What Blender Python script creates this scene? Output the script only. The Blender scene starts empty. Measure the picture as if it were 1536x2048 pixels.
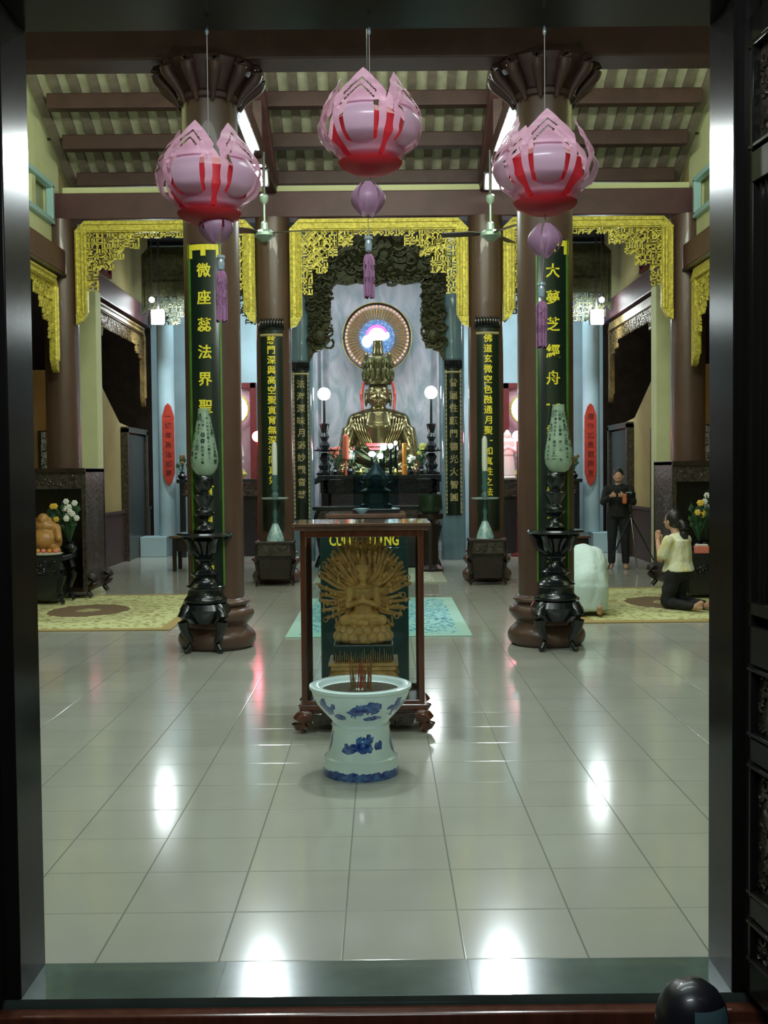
import bpy, bmesh, math, random
from mathutils import Vector, Matrix
C = bpy.context.scene
COL = C.collection
rnd = random.Random(7)
PI = math.pi

# ------------------------------------------------------------------ camera
H = 1.58
FPX = 2180.0
cam_d = bpy.data.cameras.new('camera'); cam = bpy.data.objects.new('camera', cam_d); COL.objects.link(cam)
cam_d.sensor_fit = 'VERTICAL'; cam_d.sensor_height = 36.0; cam_d.lens = FPX / 2048 * 36.0
cam_d.clip_start = 0.05; cam_d.clip_end = 200
PITCH = math.radians(-2.13); YAW = math.radians(-0.08); ROLL = math.radians(-0.55)
Rm = Matrix.Rotation(YAW, 3, 'Z') @ Matrix.Rotation(PI / 2 + PITCH, 3, 'X') @ Matrix.Rotation(ROLL, 3, 'Z')
cam.matrix_world = Matrix.Translation((0, 0, H)) @ Rm.to_4x4()
C.camera = cam

def P(px, py, Y):
    """world point at depth Y seen at photo pixel (px, py)"""
    d = Rm @ Vector(((px - 768) / FPX, -(py - 1024) / FPX, -1.0))
    t = Y / d.y
    return Vector((d.x * t, Y, H + d.z * t))
def PX(px, py, Y): return P(px, py, Y).x
def PZ(px, py, Y): return P(px, py, Y).z

# ------------------------------------------------------------------ world, exposure
w = bpy.data.worlds.new('world'); C.world = w; w.use_nodes = True
w.node_tree.nodes['Background'].inputs[0].default_value = (0.35, 0.5, 0.55, 1)
w.node_tree.nodes['Background'].inputs[1].default_value = 0.012
C.view_settings.view_transform = 'Standard'; C.view_settings.look = 'None'
C.view_settings.gamma = 1; C.view_settings.use_curve_mapping = False
C.view_settings.exposure = 0.0
C.cycles.max_bounces = 7; C.cycles.diffuse_bounces = 4; C.cycles.glossy_bounces = 4; C.cycles.transparent_max_bounces = 16

def area(name, loc, rot, sx, sy, power, color, spread=PI):
    l = bpy.data.lights.new(name, 'AREA'); l.shape = 'RECTANGLE'; l.size = sx; l.size_y = sy
    l.energy = power; l.color = color; l.spread = spread
    o = bpy.data.objects.new(name, l); COL.objects.link(o); o.location = loc; o.rotation_euler = rot
    return o
def point(name, loc, power, color, r=0.08):
    l = bpy.data.lights.new(name, 'POINT'); l.energy = power; l.color = color; l.shadow_soft_size = r
    o = bpy.data.objects.new(name, l); COL.objects.link(o); o.location = loc; return o
def spot(name, loc, target, power, color, ang=120, r=0.1, blend=0.6):
    l = bpy.data.lights.new(name, 'SPOT'); l.energy = power; l.color = color; l.shadow_soft_size = r
    l.spot_size = math.radians(ang); l.spot_blend = blend
    o = bpy.data.objects.new(name, l); COL.objects.link(o); o.location = loc
    o.rotation_euler = (Vector(target) - Vector(loc)).to_track_quat('-Z', 'Y').to_euler(); return o
COOL = (0.86, 1.0, 0.94); WARMG = (0.95, 1.0, 0.66)
# tube fittings high over the front of the hall (above what the lintel lets the camera see)
area('tube_light_front', (0, 7.4, 5.3), (0, 0, 0), 5.0, 0.5, 105, COOL)
area('tube_light_front_low', (0, 5.0, 5.1), (0, 0, 0), 3.0, 0.4, 60, COOL)
# added unseen fill light above the front beam, facing the nave
area('nave_fill_light', (0, 10.35, 5.95), (math.radians(52), 0, 0), 6.0, 0.3, 260, (0.95, 1.0, 0.80))
# porch lamp over the camera's head, outside the doorway
area('porch_light', (0.0, 1.5, 3.35), (math.radians(48), 0, 0), 1.2, 0.4, 38, (0.88, 0.98, 1.0))
# pendant lamp hanging behind the middle lotus
PLX, PLY, PLZ = -0.07, 6.9, 3.55
point('pendant_light', (PLX, PLY - .12, PLZ - .03), 120, (0.92, 1.0, 0.97), 0.07)
for s in (-1, 1):
    area('side_fill_light', (s * 3.0, 11.2, 6.1), (0, math.radians(-s * 75), 0), 0.3, 2.2, 55, (0.93, 1.0, 0.75))  # unseen fill added to brighten the clerestory walls
    fx = PX(511 if s < 0 else 994, 352, 14.4)
    spot('flood_light_beam', (fx, 14.25, 5.40 if s < 0 else 5.33), (s * 0.8, 4.5, 1.0), 300, (0.85, 0.97, 1.0), 115, 0.055)
    spot('flood_light_shrine', (PX(317 if s < 0 else 1193, 628, 19.7), 19.7, 4.5), (s * 2.9, 22.2, 2.0), 260, (0.85, 0.97, 1.0), 150, 0.1)
    area('shrine_light', (s * 2.9, 20.6, 5.2), (math.radians(20), 0, 0), 1.5, 0.4, 40, (0.75, 0.95, 1.0))
area('altar_light', (-0.1, 19.9, 5.3), (math.radians(28), 0, 0), 2.2, 0.4, 62, (0.88, 0.93, 1.0))
area('tube_light_rear', (0, 17.2, 6.1), (0, 0, 0), 5.0, 0.4, 75, COOL)

# ------------------------------------------------------------------ materials
MATS = {}
def mat(name, col, rough=0.5, metal=0.0, var=0.0, vscale=8.0, bump=0.0, bscale=40.0, col2=None, stretch=(1, 1, 1), coat=0.0, emit=None, estr=0.0, trans=0.0, spec=0.5):
    if name in MATS: return MATS[name]
    m = bpy.data.materials.new(name); m.use_nodes = True; nt = m.node_tree; b = nt.nodes['Principled BSDF']
    b.inputs['Base Color'].default_value = (*col, 1); b.inputs['Roughness'].default_value = rough
    b.inputs['Metallic'].default_value = metal; b.inputs['Coat Weight'].default_value = coat
    b.inputs['Specular IOR Level'].default_value = spec
    if emit: b.inputs['Emission Color'].default_value = (*emit, 1); b.inputs['Emission Strength'].default_value = estr
    tc = nt.nodes.new('ShaderNodeTexCoord'); mp = nt.nodes.new('ShaderNodeMapping'); mp.inputs['Scale'].default_value = stretch
    nt.links.new(tc.outputs['Object'], mp.inputs[0])
    if var > 0 or col2:
        n = nt.nodes.new('ShaderNodeTexNoise'); n.inputs['Scale'].default_value = vscale; n.inputs['Detail'].default_value = 5
        nt.links.new(mp.outputs[0], n.inputs['Vector'])
        r = nt.nodes.new('ShaderNodeValToRGB'); r.color_ramp.elements[0].position = 0.35; r.color_ramp.elements[1].position = 0.65
        c2 = col2 or tuple(max(0, c * (1 - var)) for c in col)
        r.color_ramp.elements[0].color = (*c2, 1); r.color_ramp.elements[1].color = (*col, 1)
        nt.links.new(n.outputs[0], r.inputs[0]); nt.links.new(r.outputs[0], b.inputs['Base Color'])
    if bump > 0:
        n = nt.nodes.new('ShaderNodeTexNoise'); n.inputs['Scale'].default_value = bscale; n.inputs['Detail'].default_value = 6
        nt.links.new(mp.outputs[0], n.inputs['Vector'])
        bp = nt.nodes.new('ShaderNodeBump'); bp.inputs['Strength'].default_value = bump; bp.inputs['Distance'].default_value = 0.02
        nt.links.new(n.outputs[0], bp.inputs['Height']); nt.links.new(bp.outputs[0], b.inputs['Normal'])
    if trans > 0:
        out = nt.nodes['Material Output']; t = nt.nodes.new('ShaderNodeBsdfTranslucent'); t.inputs[0].default_value = (*col, 1)
        mx = nt.nodes.new('ShaderNodeMixShader'); mx.inputs[0].default_value = trans
        nt.links.new(b.outputs[0], mx.inputs[1]); nt.links.new(t.outputs[0], mx.inputs[2]); nt.links.new(mx.outputs[0], out.inputs[0])
    MATS[name] = m; return m

def glass_mat(name, tint=(0.75, 0.88, 0.85), op=0.12):
    m = bpy.data.materials.new(name); m.use_nodes = True; nt = m.node_tree; nt.nodes.clear()
    out = nt.nodes.new('ShaderNodeOutputMaterial'); tr = nt.nodes.new('ShaderNodeBsdfTransparent'); tr.inputs[0].default_value = (*tint, 1)
    gl = nt.nodes.new('ShaderNodeBsdfGlossy'); gl.inputs['Roughness'].default_value = 0.02
    fr = nt.nodes.new('ShaderNodeFresnel'); fr.inputs[0].default_value = 1.25
    mx = nt.nodes.new('ShaderNodeMixShader'); nt.links.new(fr.outputs[0], mx.inputs[0]); nt.links.new(tr.outputs[0], mx.inputs[1]); nt.links.new(gl.outputs[0], mx.inputs[2])
    nt.links.new(mx.outputs[0], out.inputs[0]); MATS[name] = m; return m

def emis(name, col, s):
    return mat(name, col, 0.5, emit=col, estr=s)

M_col = mat('column_lacquer', (0.112, 0.062, 0.044), 0.34, var=0.35, vscale=3, stretch=(1, 1, 0.3), coat=0.12)
M_beam = mat('beam_lacquer', (0.060, 0.026, 0.023), 0.5, var=0.3, vscale=4, bump=0.1)
M_beam_p = mat('beam_plum', (0.105, 0.042, 0.048), 0.45, var=0.25, vscale=4)
M_dark = mat('dark_wood', (0.022, 0.013, 0.009), 0.3, var=0.5, vscale=6, bump=0.15, bscale=30, coat=0.08)
M_carved = mat('carved_dark_wood', (0.055, 0.042, 0.030), 0.35, var=0.6, vscale=18, bump=0.7, bscale=22, coat=0.2)
M_frame = mat('door_frame_wood', (0.013, 0.012, 0.011), 0.19, var=0.35, vscale=5, stretch=(2, 2, 0.2), coat=0.0, spec=0.09)
M_black = mat('black_lacquer', (0.007, 0.010, 0.011), 0.22, coat=0.25)
M_gold = mat('gold_paint', (0.80, 0.70, 0.11), 0.34, metal=0.3, var=0.45, vscale=22, bump=0.5, bscale=45)
M_oldgold = mat('old_gold_paint', (0.27, 0.18, 0.06), 0.5, metal=0.25, var=0.5, vscale=10, bump=0.2)
M_bronze = mat('dark_gilt_carving', (0.085, 0.085, 0.035), 0.4, metal=0.5, var=0.6, vscale=15, bump=0.5)
M_statue = mat('statue_gold', (0.22, 0.19, 0.09), 0.22, metal=0.85, var=0.3, vscale=5, bump=0.1, bscale=12)
M_cream = mat('cream_wall', (0.66, 0.70, 0.40), 0.75, var=0.08, vscale=3)
M_olive = mat('olive_wall', (0.35, 0.30, 0.12), 0.8, var=0.15, vscale=2)
M_ochre = mat('ochre_wall', (0.42, 0.22, 0.07), 0.8, var=0.15, vscale=2)
M_blueframe = mat('blue_window_frame', (0.42, 0.68, 0.72), 0.4)
M_wains = mat('brown_wainscot', (0.065, 0.035, 0.028), 0.5, var=0.2)
M_red = mat('red_lacquer', (0.45, 0.045, 0.025), 0.4, var=0.25, vscale=12)
M_maroon = mat('maroon_lacquer', (0.16, 0.02, 0.022), 0.35, var=0.2)
M_board = mat('green_black_board', (0.008, 0.018, 0.012), 0.25, coat=0.4)
M_green = mat('green_edge_paint', (0.08, 0.22, 0.015), 0.5, var=0.3)
M_yellow = mat('yellow_lettering', (0.85, 0.72, 0.04), 0.5, emit=None)
M_palegold = mat('pale_gilt_lettering', (0.50, 0.42, 0.20), 0.5, metal=0.2)
M_case = mat('rosewood', (0.12, 0.038, 0.022), 0.22, var=0.35, vscale=8, stretch=(3, 3, 0.5), coat=0.5)
M_wood = mat('carved_boxwood', (0.80, 0.45, 0.16), 0.45, var=0.35, vscale=14, bump=0.35, bscale=60)
M_pink = mat('pink_paper', (0.86, 0.52, 0.66), 0.42, trans=0.45, spec=0.5)
M_lilac = mat('lilac_ribbon', (0.72, 0.50, 0.64), 0.25, trans=0.3, spec=0.7)
M_redp = mat('red_paper', (0.75, 0.045, 0.06), 0.4, trans=0.35)
M_purple = mat('mauve_paper', (0.52, 0.31, 0.45), 0.4, trans=0.3)
M_tassel = mat('mauve_thread', (0.55, 0.27, 0.45), 0.75, var=0.3, vscale=60, stretch=(1, 1, 0.1), bump=0.6, bscale=80)
M_string = mat('string', (0.34, 0.30, 0.27), 0.7)
M_glassbead = mat('glass_bead', (0.55, 0.7, 0.72), 0.08, metal=0.3)
M_glass = glass_mat('clear_glass', (0.93, 0.97, 0.96))
M_glassd = glass_mat('smoked_glass', (0.80, 0.88, 0.90))
M_metal = mat('pale_green_metal', (0.32, 0.45, 0.38), 0.35, metal=0.3)
M_blade = mat('dark_fan_blade', (0.05, 0.045, 0.045), 0.4)
M_porc = mat('white_porcelain', (0.62, 0.72, 0.70), 0.15, coat=0.5)
M_white = mat('white_paint', (0.75, 0.78, 0.75), 0.6)
M_wax = mat('white_wax', (0.62, 0.66, 0.58), 0.5)
M_teal = mat('blue_green_glaze', (0.16, 0.34, 0.36), 0.25, col2=(0.45, 0.6, 0.6), vscale=22)
M_skin = mat('skin', (0.52, 0.30, 0.20), 0.55)
M_hair = mat('black_hair', (0.010, 0.009, 0.009), 0.4)
M_shirt = mat('white_shirt', (0.62, 0.78, 0.76), 0.85, bump=0.5, bscale=5)
M_blouse = mat('pale_yellow_blouse', (0.74, 0.77, 0.62), 0.85, col2=(0.68, 0.62, 0.28), vscale=7)
M_trous = mat('black_trousers', (0.008, 0.009, 0.012), 0.8)
M_darkcloth = mat('dark_clothes', (0.008, 0.009, 0.008), 0.85)
M_orange = mat('orange_cloth', (0.55, 0.16, 0.05), 0.6)
M_ochbulb = mat('orange_wax', (0.62, 0.26, 0.04), 0.45)
M_leaf = mat('green_leaves', (0.03, 0.10, 0.04), 0.5, var=0.4)
M_yflower = mat('yellow_petals', (0.75, 0.50, 0.06), 0.6)
M_wflower = mat('white_petals', (0.70, 0.72, 0.66), 0.6)
M_rflower = mat('coral_petals', (0.70, 0.20, 0.14), 0.6)
M_bronzeurn = mat('green_bronze', (0.03, 0.06, 0.032), 0.3, metal=0.5, var=0.3)
M_donate = mat('dark_green_box', (0.012, 0.032, 0.03), 0.25, coat=0.3)
E_white = emis('lamp_white', (0.92, 1.0, 1.0), 45)
E_flood = emis('flood_lens', (0.88, 0.98, 1.0), 60)
E_flood2 = emis('flood_lens_rear', (0.88, 0.98, 1.0), 60)
E_red = emis('lamp_red', (1.0, 0.16, 0.24), 45)
E_soft = emis('halo_disc_glow', (0.85, 0.85, 1.0), 3.0)
E_tube = emis('lamp_tube', (0.9, 1.0, 0.95), 4)

# tiled floor
def floor_mat():
    m = bpy.data.materials.new('polished_tile'); m.use_nodes = True; nt = m.node_tree; b = nt.nodes['Principled BSDF']
    L = nt.links.new; N = nt.nodes.new
    geo = N('ShaderNodeNewGeometry'); sep = N('ShaderNodeSeparateXYZ'); L(geo.outputs['Position'], sep.inputs[0])
    def grid(sock, off, size=0.4, wdt=0.006):
        a = N('ShaderNodeMath'); a.operation = 'SUBTRACT'; a.inputs[1].default_value = off; L(sock, a.inputs[0])
        d = N('ShaderNodeMath'); d.operation = 'DIVIDE'; d.inputs[1].default_value = size; L(a.outputs[0], d.inputs[0])
        f = N('ShaderNodeMath'); f.operation = 'FRACT'; L(d.outputs[0], f.inputs[0])
        s = N('ShaderNodeMath'); s.operation = 'SUBTRACT'; s.inputs[1].default_value = 0.5; L(f.outputs[0], s.inputs[0])
        ab = N('ShaderNodeMath'); ab.operation = 'ABSOLUTE'; L(s.outputs[0], ab.inputs[0])
        g = N('ShaderNodeMapRange'); g.inputs['From Min'].default_value = 0.5 - wdt / size; g.inputs['From Max'].default_value = 0.5 - wdt * 0.25 / size
        L(ab.outputs[0], g.inputs['Value']); fl = N('ShaderNodeMath'); fl.operation = 'FLOOR'; L(d.outputs[0], fl.inputs[0])
        return g.outputs[0], fl.outputs[0]
    gx, ix = grid(sep.outputs[0], -0.145, wdt=0.004); gy, iy = grid(sep.outputs[1], 3.47, wdt=0.006)
    gyd = N('ShaderNodeMath'); gyd.operation = 'MULTIPLY'; gyd.inputs[1].default_value = 0.3; L(gy, gyd.inputs[0])
    mx = N('ShaderNodeMath'); mx.operation = 'MAXIMUM'; L(gx, mx.inputs[0]); L(gyd.outputs[0], mx.inputs[1])
    cmb = N('ShaderNodeCombineXYZ'); L(ix, cmb.inputs[0]); L(iy, cmb.inputs[1])
    wn = N('ShaderNodeTexWhiteNoise'); wn.noise_dimensions = '2D'; L(cmb.outputs[0], wn.inputs['Vector'])
    n = N('ShaderNodeTexNoise'); n.inputs['Scale'].default_value = 2.5; n.inputs['Detail'].default_value = 3; L(geo.outputs['Position'], n.inputs['Vector'])
    r = N('ShaderNodeValToRGB'); r.color_ramp.elements[0].color = (0.34, 0.35, 0.30, 1); r.color_ramp.elements[1].color = (0.42, 0.425, 0.37, 1)
    ad = N('ShaderNodeMath'); ad.operation = 'MULTIPLY_ADD'; ad.inputs[1].default_value = 0.25; L(wn.outputs[0], ad.inputs[0]); 
    L(n.outputs[0], ad.inputs[2]); L(ad.outputs[0], r.inputs[0])
    mc = N('ShaderNodeMix'); mc.data_type = 'RGBA'; L(mx.outputs[0], mc.inputs[0]); L(r.outputs[0], mc.inputs[6]); mc.inputs[7].default_value = (0.17, 0.19, 0.16, 1)
    L(mc.outputs[2], b.inputs['Base Color'])
    b.inputs['Roughness'].default_value = 0.13; b.inputs['Coat Weight'].default_value = 0.0; b.inputs['Specular IOR Level'].default_value = 0.62; b.inputs['Coat Roughness'].default_value = 0.08
    inv = N('ShaderNodeMath'); inv.operation = 'SUBTRACT'; inv.inputs[0].default_value = 1; mxx = N('ShaderNodeMath'); mxx.operation = 'MAXIMUM'; L(gx, mxx.inputs[0]); L(gy, mxx.inputs[1]); L(mxx.outputs[0], inv.inputs[1])
    n2 = N('ShaderNodeTexNoise'); n2.inputs['Scale'].default_value = 5; n2.inputs['Detail'].default_value = 1; L(geo.outputs['Position'], n2.inputs['Vector'])
    ma = N('ShaderNodeMath'); ma.operation = 'MULTIPLY_ADD'; ma.inputs[1].default_value = 0.05; L(n2.outputs[0], ma.inputs[0]); L(inv.outputs[0], ma.inputs[2])
    bp = N('ShaderNodeBump'); bp.inputs['Strength'].default_value = 0.5; bp.inputs['Distance'].default_value = 0.0016; L(ma.outputs[0], bp.inputs['Height'])
    L(bp.outputs[0], b.inputs['Normal']); L(bp.outputs[0], b.inputs['Coat Normal'])
    return m
M_floor = floor_mat()
M_thresh = mat('threshold_stone', (0.085, 0.13, 0.115), 0.16, var=0.25, vscale=5, coat=0.4)

def marble_mat():
    m = bpy.data.materials.new('blue_grey_marble'); m.use_nodes = True; nt = m.node_tree; b = nt.nodes['Principled BSDF']; L = nt.links.new; N = nt.nodes.new
    tc = N('ShaderNodeTexCoord'); mp = N('ShaderNodeMapping'); mp.inputs['Rotation'].default_value = (0, 0.7, 0); mp.inputs['Scale'].default_value = (2.4, 1, 0.9)
    L(tc.outputs['Object'], mp.inputs[0]); n = N('ShaderNodeTexNoise'); n.inputs['Scale'].default_value = 1.6; n.inputs['Detail'].default_value = 7; n.inputs['Distortion'].default_value = 1.2
    L(mp.outputs[0], n.inputs['Vector']); r = N('ShaderNodeValToRGB'); e = r.color_ramp.elements
    e[0].position = 0.35; e[0].color = (0.20, 0.27, 0.29, 1); e[1].position = 0.68; e[1].color = (0.46, 0.45, 0.50, 1)
    L(n.outputs[0], r.inputs[0]); L(r.outputs[0], b.inputs['Base Color']); b.inputs['Roughness'].default_value = 0.35
    return m
M_marble = marble_mat()
M_bluewall = mat('pale_blue_wall', (0.40, 0.56, 0.62), 0.45, var=0.15, vscale=2)
M_bluecol = mat('blue_grey_column', (0.16, 0.26, 0.30), 0.15, var=0.2, vscale=3, coat=0.6)

# ------------------------------------------------------------------ mesh builder
def smooth_path(pts, rs, k=3):
    op, orr = [], []; n = len(pts)
    for i in range(n - 1):
        p0, p1, p2, p3 = pts[max(i - 1, 0)], pts[i], pts[i + 1], pts[min(i + 2, n - 1)]; r0, r1, r2, r3 = rs[max(i - 1, 0)], rs[i], rs[i + 1], rs[min(i + 2, n - 1)]
        for j in range(k):
            t = j / k; f = lambda a, b, c, d: (b * 2 + (c - a) * t + (a * 2 - b * 5 + c * 4 - d) * t * t + (b * 3 - a - c * 3 + d) * t ** 3) * 0.5
            op.append(f(p0, p1, p2, p3)); orr.append(max(f(r0, r1, r2, r3), 0.0005))
    return op + [pts[-1]], orr + [rs[-1]]

class MB:
    def __init__(s): s.v = []; s.f = []
    def add(s, vs, fs, M=None):
        o = len(s.v)
        for v in vs: s.v.append(tuple(M @ Vector(v)) if M is not None else tuple(v))
        for f in fs: s.f.append(tuple(i + o for i in f))
        return s
    def box(s, c, d, M=None, rz=0):
        x, y, z = d[0] / 2, d[1] / 2, d[2] / 2
        vs = [(a * x, b * y, e * z) for a in (-1, 1) for b in (-1, 1) for e in (-1, 1)]
        T = Matrix.Translation(c) @ Matrix.Rotation(rz, 4, 'Z')
        if M is not None: T = M @ T
        return s.add(vs, [(0, 1, 3, 2), (4, 6, 7, 5), (0, 4, 5, 1), (2, 3, 7, 6), (0, 2, 6, 4), (1, 5, 7, 3)], T)
    def bar(s, a, b, w, h=None):
        a = Vector(a); b = Vector(b); d = b - a; L = d.length
        T = Matrix.Translation((a + b) / 2) @ d.to_track_quat('X', 'Z').to_matrix().to_4x4()
        return s.box((0, 0, 0), (L, w, h or w), T)
    def cone(s, a, b, r1, r2, n=14, caps=True):
        a = Vector(a); b = Vector(b); d = b - a; q = d.to_track_quat('Z', 'Y').to_matrix()
        vs = []
        for k, (c, r) in enumerate(((a, r1), (b, r2))):
            for i in range(n): vs.append(c + q @ Vector((r * math.cos(2 * PI * i / n), r * math.sin(2 * PI * i / n), 0)))
        fs = [(i, (i + 1) % n, n + (i + 1) % n, n + i) for i in range(n)]
        if caps: fs += [tuple(range(n - 1, -1, -1)), tuple(range(n, 2 * n))]
        return s.add(vs, fs)
    def lathe(s, prof, n=28, c=(0, 0, 0), M=None, caps=True, sm=False):
        if sm: q, zz = smooth_path([Vector((z, 0, 0)) for r, z in prof], [r for r, z in prof]); prof = [(max(r, 0), v.x) for v, r in zip(q, zz)]
        vs = []; fs = []; m = len(prof)
        for r, z in prof:
            for i in range(n): vs.append((c[0] + r * math.cos(2 * PI * i / n), c[1] + r * math.sin(2 * PI * i / n), c[2] + z))
        for k in range(m - 1):
            for i in range(n): fs.append((k * n + i, k * n + (i + 1) % n, (k + 1) * n + (i + 1) % n, (k + 1) * n + i))
        if caps: fs += [tuple(range(n - 1, -1, -1)), tuple(range((m - 1) * n, m * n))]
        return s.add(vs, fs, M)
    def ball(s, c, r, n=14, m=9, M=None):
        rx, ry, rz = (r, r, r) if not hasattr(r, '__len__') else r
        prof = []; vs = []; fs = []
        for k in range(m + 1):
            th = PI * k / m - PI / 2
            for i in range(n):
                rr = max(math.cos(th), 1e-3)
                vs.append((c[0] + rx * rr * math.cos(2 * PI * i / n), c[1] + ry * rr * math.sin(2 * PI * i / n), c[2] + rz * math.sin(th)))
        for k in range(m):
            for i in range(n): fs.append((k * n + i, k * n + (i + 1) % n, (k + 1) * n + (i + 1) % n, (k + 1) * n + i))
        fs += [tuple(range(n - 1, -1, -1)), tuple(range(m * n, (m + 1) * n))]
        return s.add(vs, fs, M)
    def limb(s, a, b, r1, r2):
        s.cone(a, b, r1, r2); s.ball(a, r1); s.ball(b, r2); return s
    def tube(s, pts, r, n=8):
        pts = [Vector(p) for p in pts]; rs = list(r) if hasattr(r, '__len__') else [r] * len(pts); vs = []; fs = []
        if 3 <= len(pts) <= 7: pts, rs = smooth_path(pts, rs)
        for k, p in enumerate(pts):
            d = (pts[min(k + 1, len(pts) - 1)] - pts[max(k - 1, 0)]); q = d.to_track_quat('Z', 'Y').to_matrix()
            for i in range(n): vs.append(p + q @ Vector((rs[k] * math.cos(2 * PI * i / n), rs[k] * math.sin(2 * PI * i / n), 0)))
        for k in range(len(pts) - 1):
            for i in range(n): fs.append((k * n + i, k * n + (i + 1) % n, (k + 1) * n + (i + 1) % n, (k + 1) * n + i))
        fs += [tuple(range(n - 1, -1, -1)), tuple(range((len(pts) - 1) * n, len(pts) * n))]
        return s.add(vs, fs)
    def prism(s, poly, y0, y1, M=None):
        """polygon in x,z extruded along y"""
        n = len(poly)
        vs = [(p[0], y0, p[1]) for p in poly] + [(p[0], y1, p[1]) for p in poly]
        fs = [tuple(range(n)), tuple(range(2 * n - 1, n - 1, -1))] + [(i, i + n, (i + 1) % n + n, (i + 1) % n) for i in range(n)]
        return s.add(vs, fs, M)
    def torus(s, c, R, r, n=28, m=8, axis='Z', a0=0, a1=2 * PI):
        pts = []
        for i in range(n + 1):
            a = a0 + (a1 - a0) * i / n
            if axis == 'Z': p = (R * math.cos(a), R * math.sin(a), 0)
            elif axis == 'Y': p = (R * math.cos(a), 0, R * math.sin(a))
            else: p = (0, R * math.cos(a), R * math.sin(a))
            pts.append(Vector(c) + Vector(p))
        return s.tube(pts, r, m)
    def mesh(s, name):
        me = bpy.data.meshes.new(name); me.from_pydata(s.v, [], s.f); me.update(); return me
    def build(s, name, m, parent=None, smooth=True, bevel=0.0, loc=None):
        me = s.mesh(name)
        bm = bmesh.new(); bm.from_mesh(me); bmesh.ops.recalc_face_normals(bm, faces=bm.faces)
        if smooth:
            for f in bm.faces: f.smooth = True
            for e in bm.edges:
                if len(e.link_faces) == 2 and e.calc_face_angle(0) > 0.7: e.smooth = False
        bm.to_mesh(me); bm.free()
        if m: me.materials.append(m)
        o = bpy.data.objects.new(name, me); COL.objects.link(o)
        if parent: o.parent = parent
        if loc is not None: o.location = loc
        if bevel:
            b = o.modifiers.new('bevel', 'BEVEL'); b.width = bevel; b.segments = 2; b.limit_method = 'ANGLE'
        return o
    def blob(s, name, m, parent=None, voxel=0.02, smooth=4):
        """one continuous surface from overlapping shapes"""
        o = s.build(name, m, parent)
        r = o.modifiers.new('r', 'REMESH'); r.mode = 'VOXEL'; r.voxel_size = voxel
        q = o.modifiers.new('s', 'SMOOTH'); q.iterations = smooth; q.factor = 0.6
        dg = bpy.context.evaluated_depsgraph_get(); me = bpy.data.meshes.new_from_object(o.evaluated_get(dg))
        o.modifiers.clear(); o.data = me
        for p in me.polygons: p.use_smooth = True
        return o

def wrinkle(o, amp, sc=(6, 6, 6), seed=0.0):
    from mathutils import noise
    me = o.data
    for v in me.vertices:
        p = Vector((v.co.x * sc[0] + seed, v.co.y * sc[1], v.co.z * sc[2])); v.co = v.co + v.normal * (amp * (noise.noise(p) + .5 * abs(noise.noise(p * 2.1))))
    me.update(); return o
def thing(name, label, cat, loc=(0, 0, 0), rz=0, group=None):
    o = bpy.data.objects.new(name, None); COL.objects.link(o); o.location = loc; o.rotation_euler = (0, 0, rz)
    o.empty_display_size = 0.1
    o['label'] = label; o['category'] = cat
    if group: o['group'] = group
    return o
def tag(o, label, cat, group=None):
    o['label'] = label; o['category'] = cat
    if group: o['group'] = group
    return o
def struct(o): o['kind'] = 'structure'; return o
def copy_tree(o, parent=None):
    c = o.copy(); COL.objects.link(c)
    if parent: c.parent = parent
    for ch in list(o.children):
        copy_tree(ch, c)
    return c
def dup(o, label, loc=None, rz=None, mirror=False):
    c = copy_tree(o); c['label'] = label
    if loc is not None: c.location = loc
    if rz is not None: c.rotation_euler = (0, 0, rz)
    if mirror: c.scale.x = -1
    return c

_tc = {}
def glyphs(txt, size, ext=0.004, bold=0.0):
    k = (txt, size, ext, bold)
    if k not in _tc:
        cu = bpy.data.curves.new('t', 'FONT'); cu.body = txt; cu.size = size; cu.extrude = ext; cu.align_x = 'CENTER'; cu.align_y = 'CENTER'
        cu.offset = bold; cu.resolution_u = 2
        o = bpy.data.objects.new('t', cu); COL.objects.link(o)
        dg = bpy.context.evaluated_depsgraph_get(); me = bpy.data.meshes.new_from_object(o.evaluated_get(dg))
        vs = [tuple(v.co) for v in me.vertices]; fs = [tuple(p.vertices) for p in me.polygons]
        if vs:
            cx = (max(v[0] for v in vs) + min(v[0] for v in vs)) / 2; cy = (max(v[1] for v in vs) + min(v[1] for v in vs)) / 2
            vs = [(v[0] - cx, v[1] - cy, v[2]) for v in vs]
        bpy.data.objects.remove(o); bpy.data.curves.remove(cu); bpy.data.meshes.remove(me)
        _tc[k] = (vs, fs)
    return _tc[k]
def put_text(mb, txt, size, pos, R=None, bold=0.0, ext=0.004):
    """upright text facing -Y at pos; R wraps it on a cylinder (radius R about x=0,y=0)"""
    vs, fs = glyphs(txt, size, ext, bold); out = []
    for x, y, z in vs:
        X = x + pos[0]; Zz = y + pos[2]
        if R: a = X / R; out.append(((R + z) * math.sin(a), -(R + z) * math.cos(a), Zz))
        else: out.append((X, pos[1] - z, Zz))
    mb.add(out, fs)
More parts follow.
